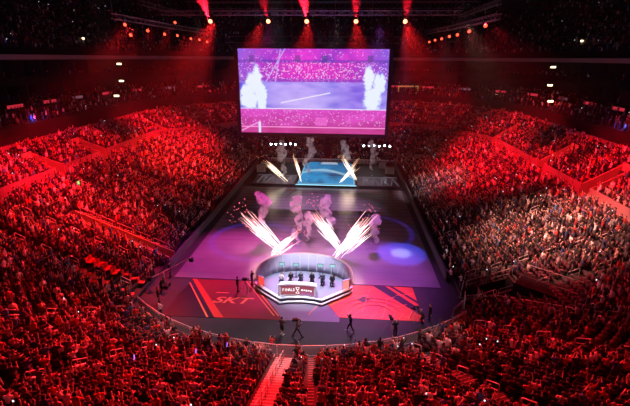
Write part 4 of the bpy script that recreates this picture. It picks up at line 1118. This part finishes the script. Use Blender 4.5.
plume(-7.6,78,.6,7.4,1.5,-.7,'pink topped smoke column at the far stage left end',SMK2,6)
plume(-3.1,77.5,.6,8.0,1.4,.6,'grey smoke column behind the blue video surface left',SMK2,7)
plume(5.0,79.6,1.6,7.2,1.5,-1.3,'bright pink smoke puff above the far right fountains',SMK2,8)
plume(9.2,77.8,1.0,8.0,1.2,.1,'pale smoke column at the far stage right end',SMK2,9)

# ------------------------------------------------------------------ lights
def spot(loc, tgt, power, col, ang=50, blend=.6, size=.3, name='spot_light'):
    li = bpy.data.lights.new(name,'SPOT'); li.energy = power; li.color = col; li.spot_size = math.radians(ang); li.spot_blend = blend; li.shadow_soft_size = size
    o = bpy.data.objects.new(name, li); COL.objects.link(o); o.location = loc
    o.rotation_euler = (Vector(tgt)-Vector(loc)).to_track_quat('-Z','Y').to_euler(); return o
RED = (1,.006,.022); ORD = (1,.012,.016)
K = 1.0
for x,y in ((-20.5,54),(-20.5,66)): spot((x,y,26), (-26,y+7,3.5), 170000*K, ORD, 56, .9)
spot((-20.5,78,26),(-33,86,6), 95000*K, RED, 62, .8)
spot((-20.5,50,26),(-24,32,3), 230000*K, ORD, 58, .8)
spot((-20.5,56,26),(-38,62,9), 60000*K, RED, 44, .8)
spot((-13,57,27),(-15,18,3), 300000*K, ORD, 31, .7)
spot((-7,57,27),(-7,18,3), 170000*K, ORD, 25, .7)
spot((5,57,27),(5.5,18,3), 170000*K, ORD, 25, .7)
spot((-1,57,27),(-1,18,2.5), 190000*K, ORD, 25, .6)
spot((11,57,27),(14,18.5,3), 230000*K, ORD, 30, .7)
for x,y in ((18,60),(18,70)): spot((x,y,26), (28,y+6,4), 85000*K, RED, 56, .9)
spot((18,48,26),(25,29,3), 85000*K, RED, 50, .8)
spot((18,56,26),(38,60,9), 60000*K, RED, 46, .8)
spot((18,76,26),(36,86,7), 75000*K, RED, 56, .8)
for x in (-30,-16,0,16,30): spot((x*.6,68,27.5),(x,115.5,8.6), 60000*K, RED, 21, .8)
spot((15,44,26),(27,44,3.5), 90000*K, (1,.36,.28), 50, .9)
spot((-16,50,26),(-25,45,3), 120000*K, ORD, 44, .9)
spot((-18,44,26),(-37,48,8), 130000*K, RED, 44, .9)
spot((18,46,26),(38,49,8), 90000*K, RED, 44, .9)
spot((18,66,26),(20,71,1), 30000*K, (1,.65,.7), 34, .9)
spot((0,90,30),(0,106,2), 300*K, (.6,.35,.9), 80, .9)
# show floor washes
spot((-6,58,27),(-9,44,0), 90000*K, (.9,.04,.45), 40, .9)
spot((8,58,27),(6,42,0), 58000*K, (.7,.12,.95), 38, .9)
spot((0,66,27),(0,62,0), 45000*K, (.6,.3,.6), 46, .9)
spot((11,57,27),(11.2,47.3,0), 75000*K, (.05,.1,1), 13, .35)
spot((11,57,27),(11.2,47.3,0), 80000*K, (.45,.6,1), 6, .7)
spot((3,48,27),(0,32,0), 19000*K, (1,.72,.78), 34, .8)
spot((-12,48,27),(-13,34,0), 7000*K, (1,.72,.78), 28, .8)
spot((-1,30,27),(.2,38.3,1), 60000*K, (.8,.82,1), 20, .6)
spot((-9,40,27),(-8,35.6,0), 3500*K, (1,.12,.1), 24, .8)
spot((9,40,27),(7.6,36.3,0), 22000*K, (1,.12,.08), 23, .8)
spot((-5,70,26),(-4,77.5,4), 14000, (1,.65,.75), 36, .8)  # this and the next: spots added to brighten the far smoke
spot((5,70,26),(6,77.5,4), 14000, (1,.65,.75), 36, .8)
spot((0,38,20),(0,48,4), 26000, (1,.35,.75), 40, .8)  # pink spot added to brighten the smoke over the show floor
for x, y in ((-10,24),(0,20),(10,24)): spot((x,y,27),(x*.95,27.6+abs(x)*.22,.6), 11000, (1,.74,.78), 24, .9)  # spots added high on the near side to brighten the curved fence
# blue ring gobos
def gobo(loc, tgt, power, col, ang, r0, r1):
    o = spot(loc, tgt, power, col, ang, .1); li = o.data; li.use_nodes = True; nt = li.node_tree
    em = [n for n in nt.nodes if n.type == 'EMISSION'][0]
    tc = nt.nodes.new('ShaderNodeTexCoord'); sp = nt.nodes.new('ShaderNodeSeparateXYZ'); nt.links.new(tc.outputs['Normal'], sp.inputs[0])
    def mth(op, a, b=None):
        n = nt.nodes.new('ShaderNodeMath'); n.operation = op
        for i, v in enumerate((a,b)):
            if v is None: continue
            if isinstance(v, (int,float)): n.inputs[i].default_value = v
            else: nt.links.new(v, n.inputs[i])
        return n.outputs[0]
    x = mth('DIVIDE', sp.outputs['X'], sp.outputs['Z']); y = mth('DIVIDE', sp.outputs['Y'], sp.outputs['Z'])
    r = mth('SQRT', mth('ADD', mth('MULTIPLY',x,x), mth('MULTIPLY',y,y)))
    t = math.tan(math.radians(ang/2))
    m = mth('MULTIPLY', mth('GREATER_THAN', r, r0*t), mth('LESS_THAN', r, r1*t))
    nt.links.new(m, em.inputs['Strength']); em.inputs['Color'].default_value = (1,1,1,1)
gobo((-13.7,57,27),(-7.6,50,0), 22000, (.07,.05,1), 24, .84, 1.0)
gobo((11,57,27),(7.5,54,0), 15000, (.1,.06,1), 27, .88, 1.0)
# haze-lit beams from the rig (toward the high end stand)
for x,pw in ((-13.7,3000000),(-6.2,300000),(-1.3,3500000),(4.9,500000),(11.0,400000)): spot((x,56.9,27.2),(x*.8,38,36.0), pw, (1,.01,.03), 19, .7, .1, 'beam_light')
for y in (49,59,69): spot((-20.5,y,25.8),(-26,y-5,8), 30000, (1,.02,.05), 12, .6, .1, 'beam_light')
for y in (54,64,74): spot((18,y,25.8),(25,y+1,8), 30000, (1,.02,.05), 12, .6, .1, 'beam_light')
# dim blue work light on the terrace walks
spot((-43,60,14),(-42,66,10.5), 500, (.1,.15,1), 120, 1); spot((43,62,14),(42.5,68,11), 500, (.1,.15,1), 120, 1)
spot((-30,45,30),(-60,85,26), 900, (.5,.3,.9), 100, 1); spot((30,45,30),(60,85,26), 900, (.5,.25,.8), 100, 1)
HAZE = True
if HAZE:
    m = bpy.data.materials.new('stage_haze'); m.use_nodes = True; nt = m.node_tree; nt.nodes.clear()
    o = nt.nodes.new('ShaderNodeOutputMaterial'); v = nt.nodes.new('ShaderNodeVolumeScatter'); v.inputs['Density'].default_value = .0005; v.inputs['Anisotropy'].default_value = .5
    nt.links.new(v.outputs[0], o.inputs['Volume'])
    o = MB().box(-45,45,16,118,13,42.5).build('stage_haze', m); tag(o, 'thin stage haze hanging under the roof in the light beams', 'haze', kind='stuff')

w = bpy.data.worlds.new('world'); S.world = w; w.use_nodes = True
w.node_tree.nodes['Background'].inputs['Color'].default_value = (.35,.25,.5,1); w.node_tree.nodes['Background'].inputs['Strength'].default_value = .004
S.view_settings.view_transform = 'Standard'; S.view_settings.look = 'None'; S.view_settings.gamma = 1; S.view_settings.exposure = 0; S.view_settings.use_curve_mapping = False
S.cycles.use_denoising = True; S.cycles.max_bounces = 4; S.cycles.diffuse_bounces = 1; S.cycles.volume_bounces = 1; S.cycles.sample_clamp_indirect = 4
S.cycles.use_light_tree = True
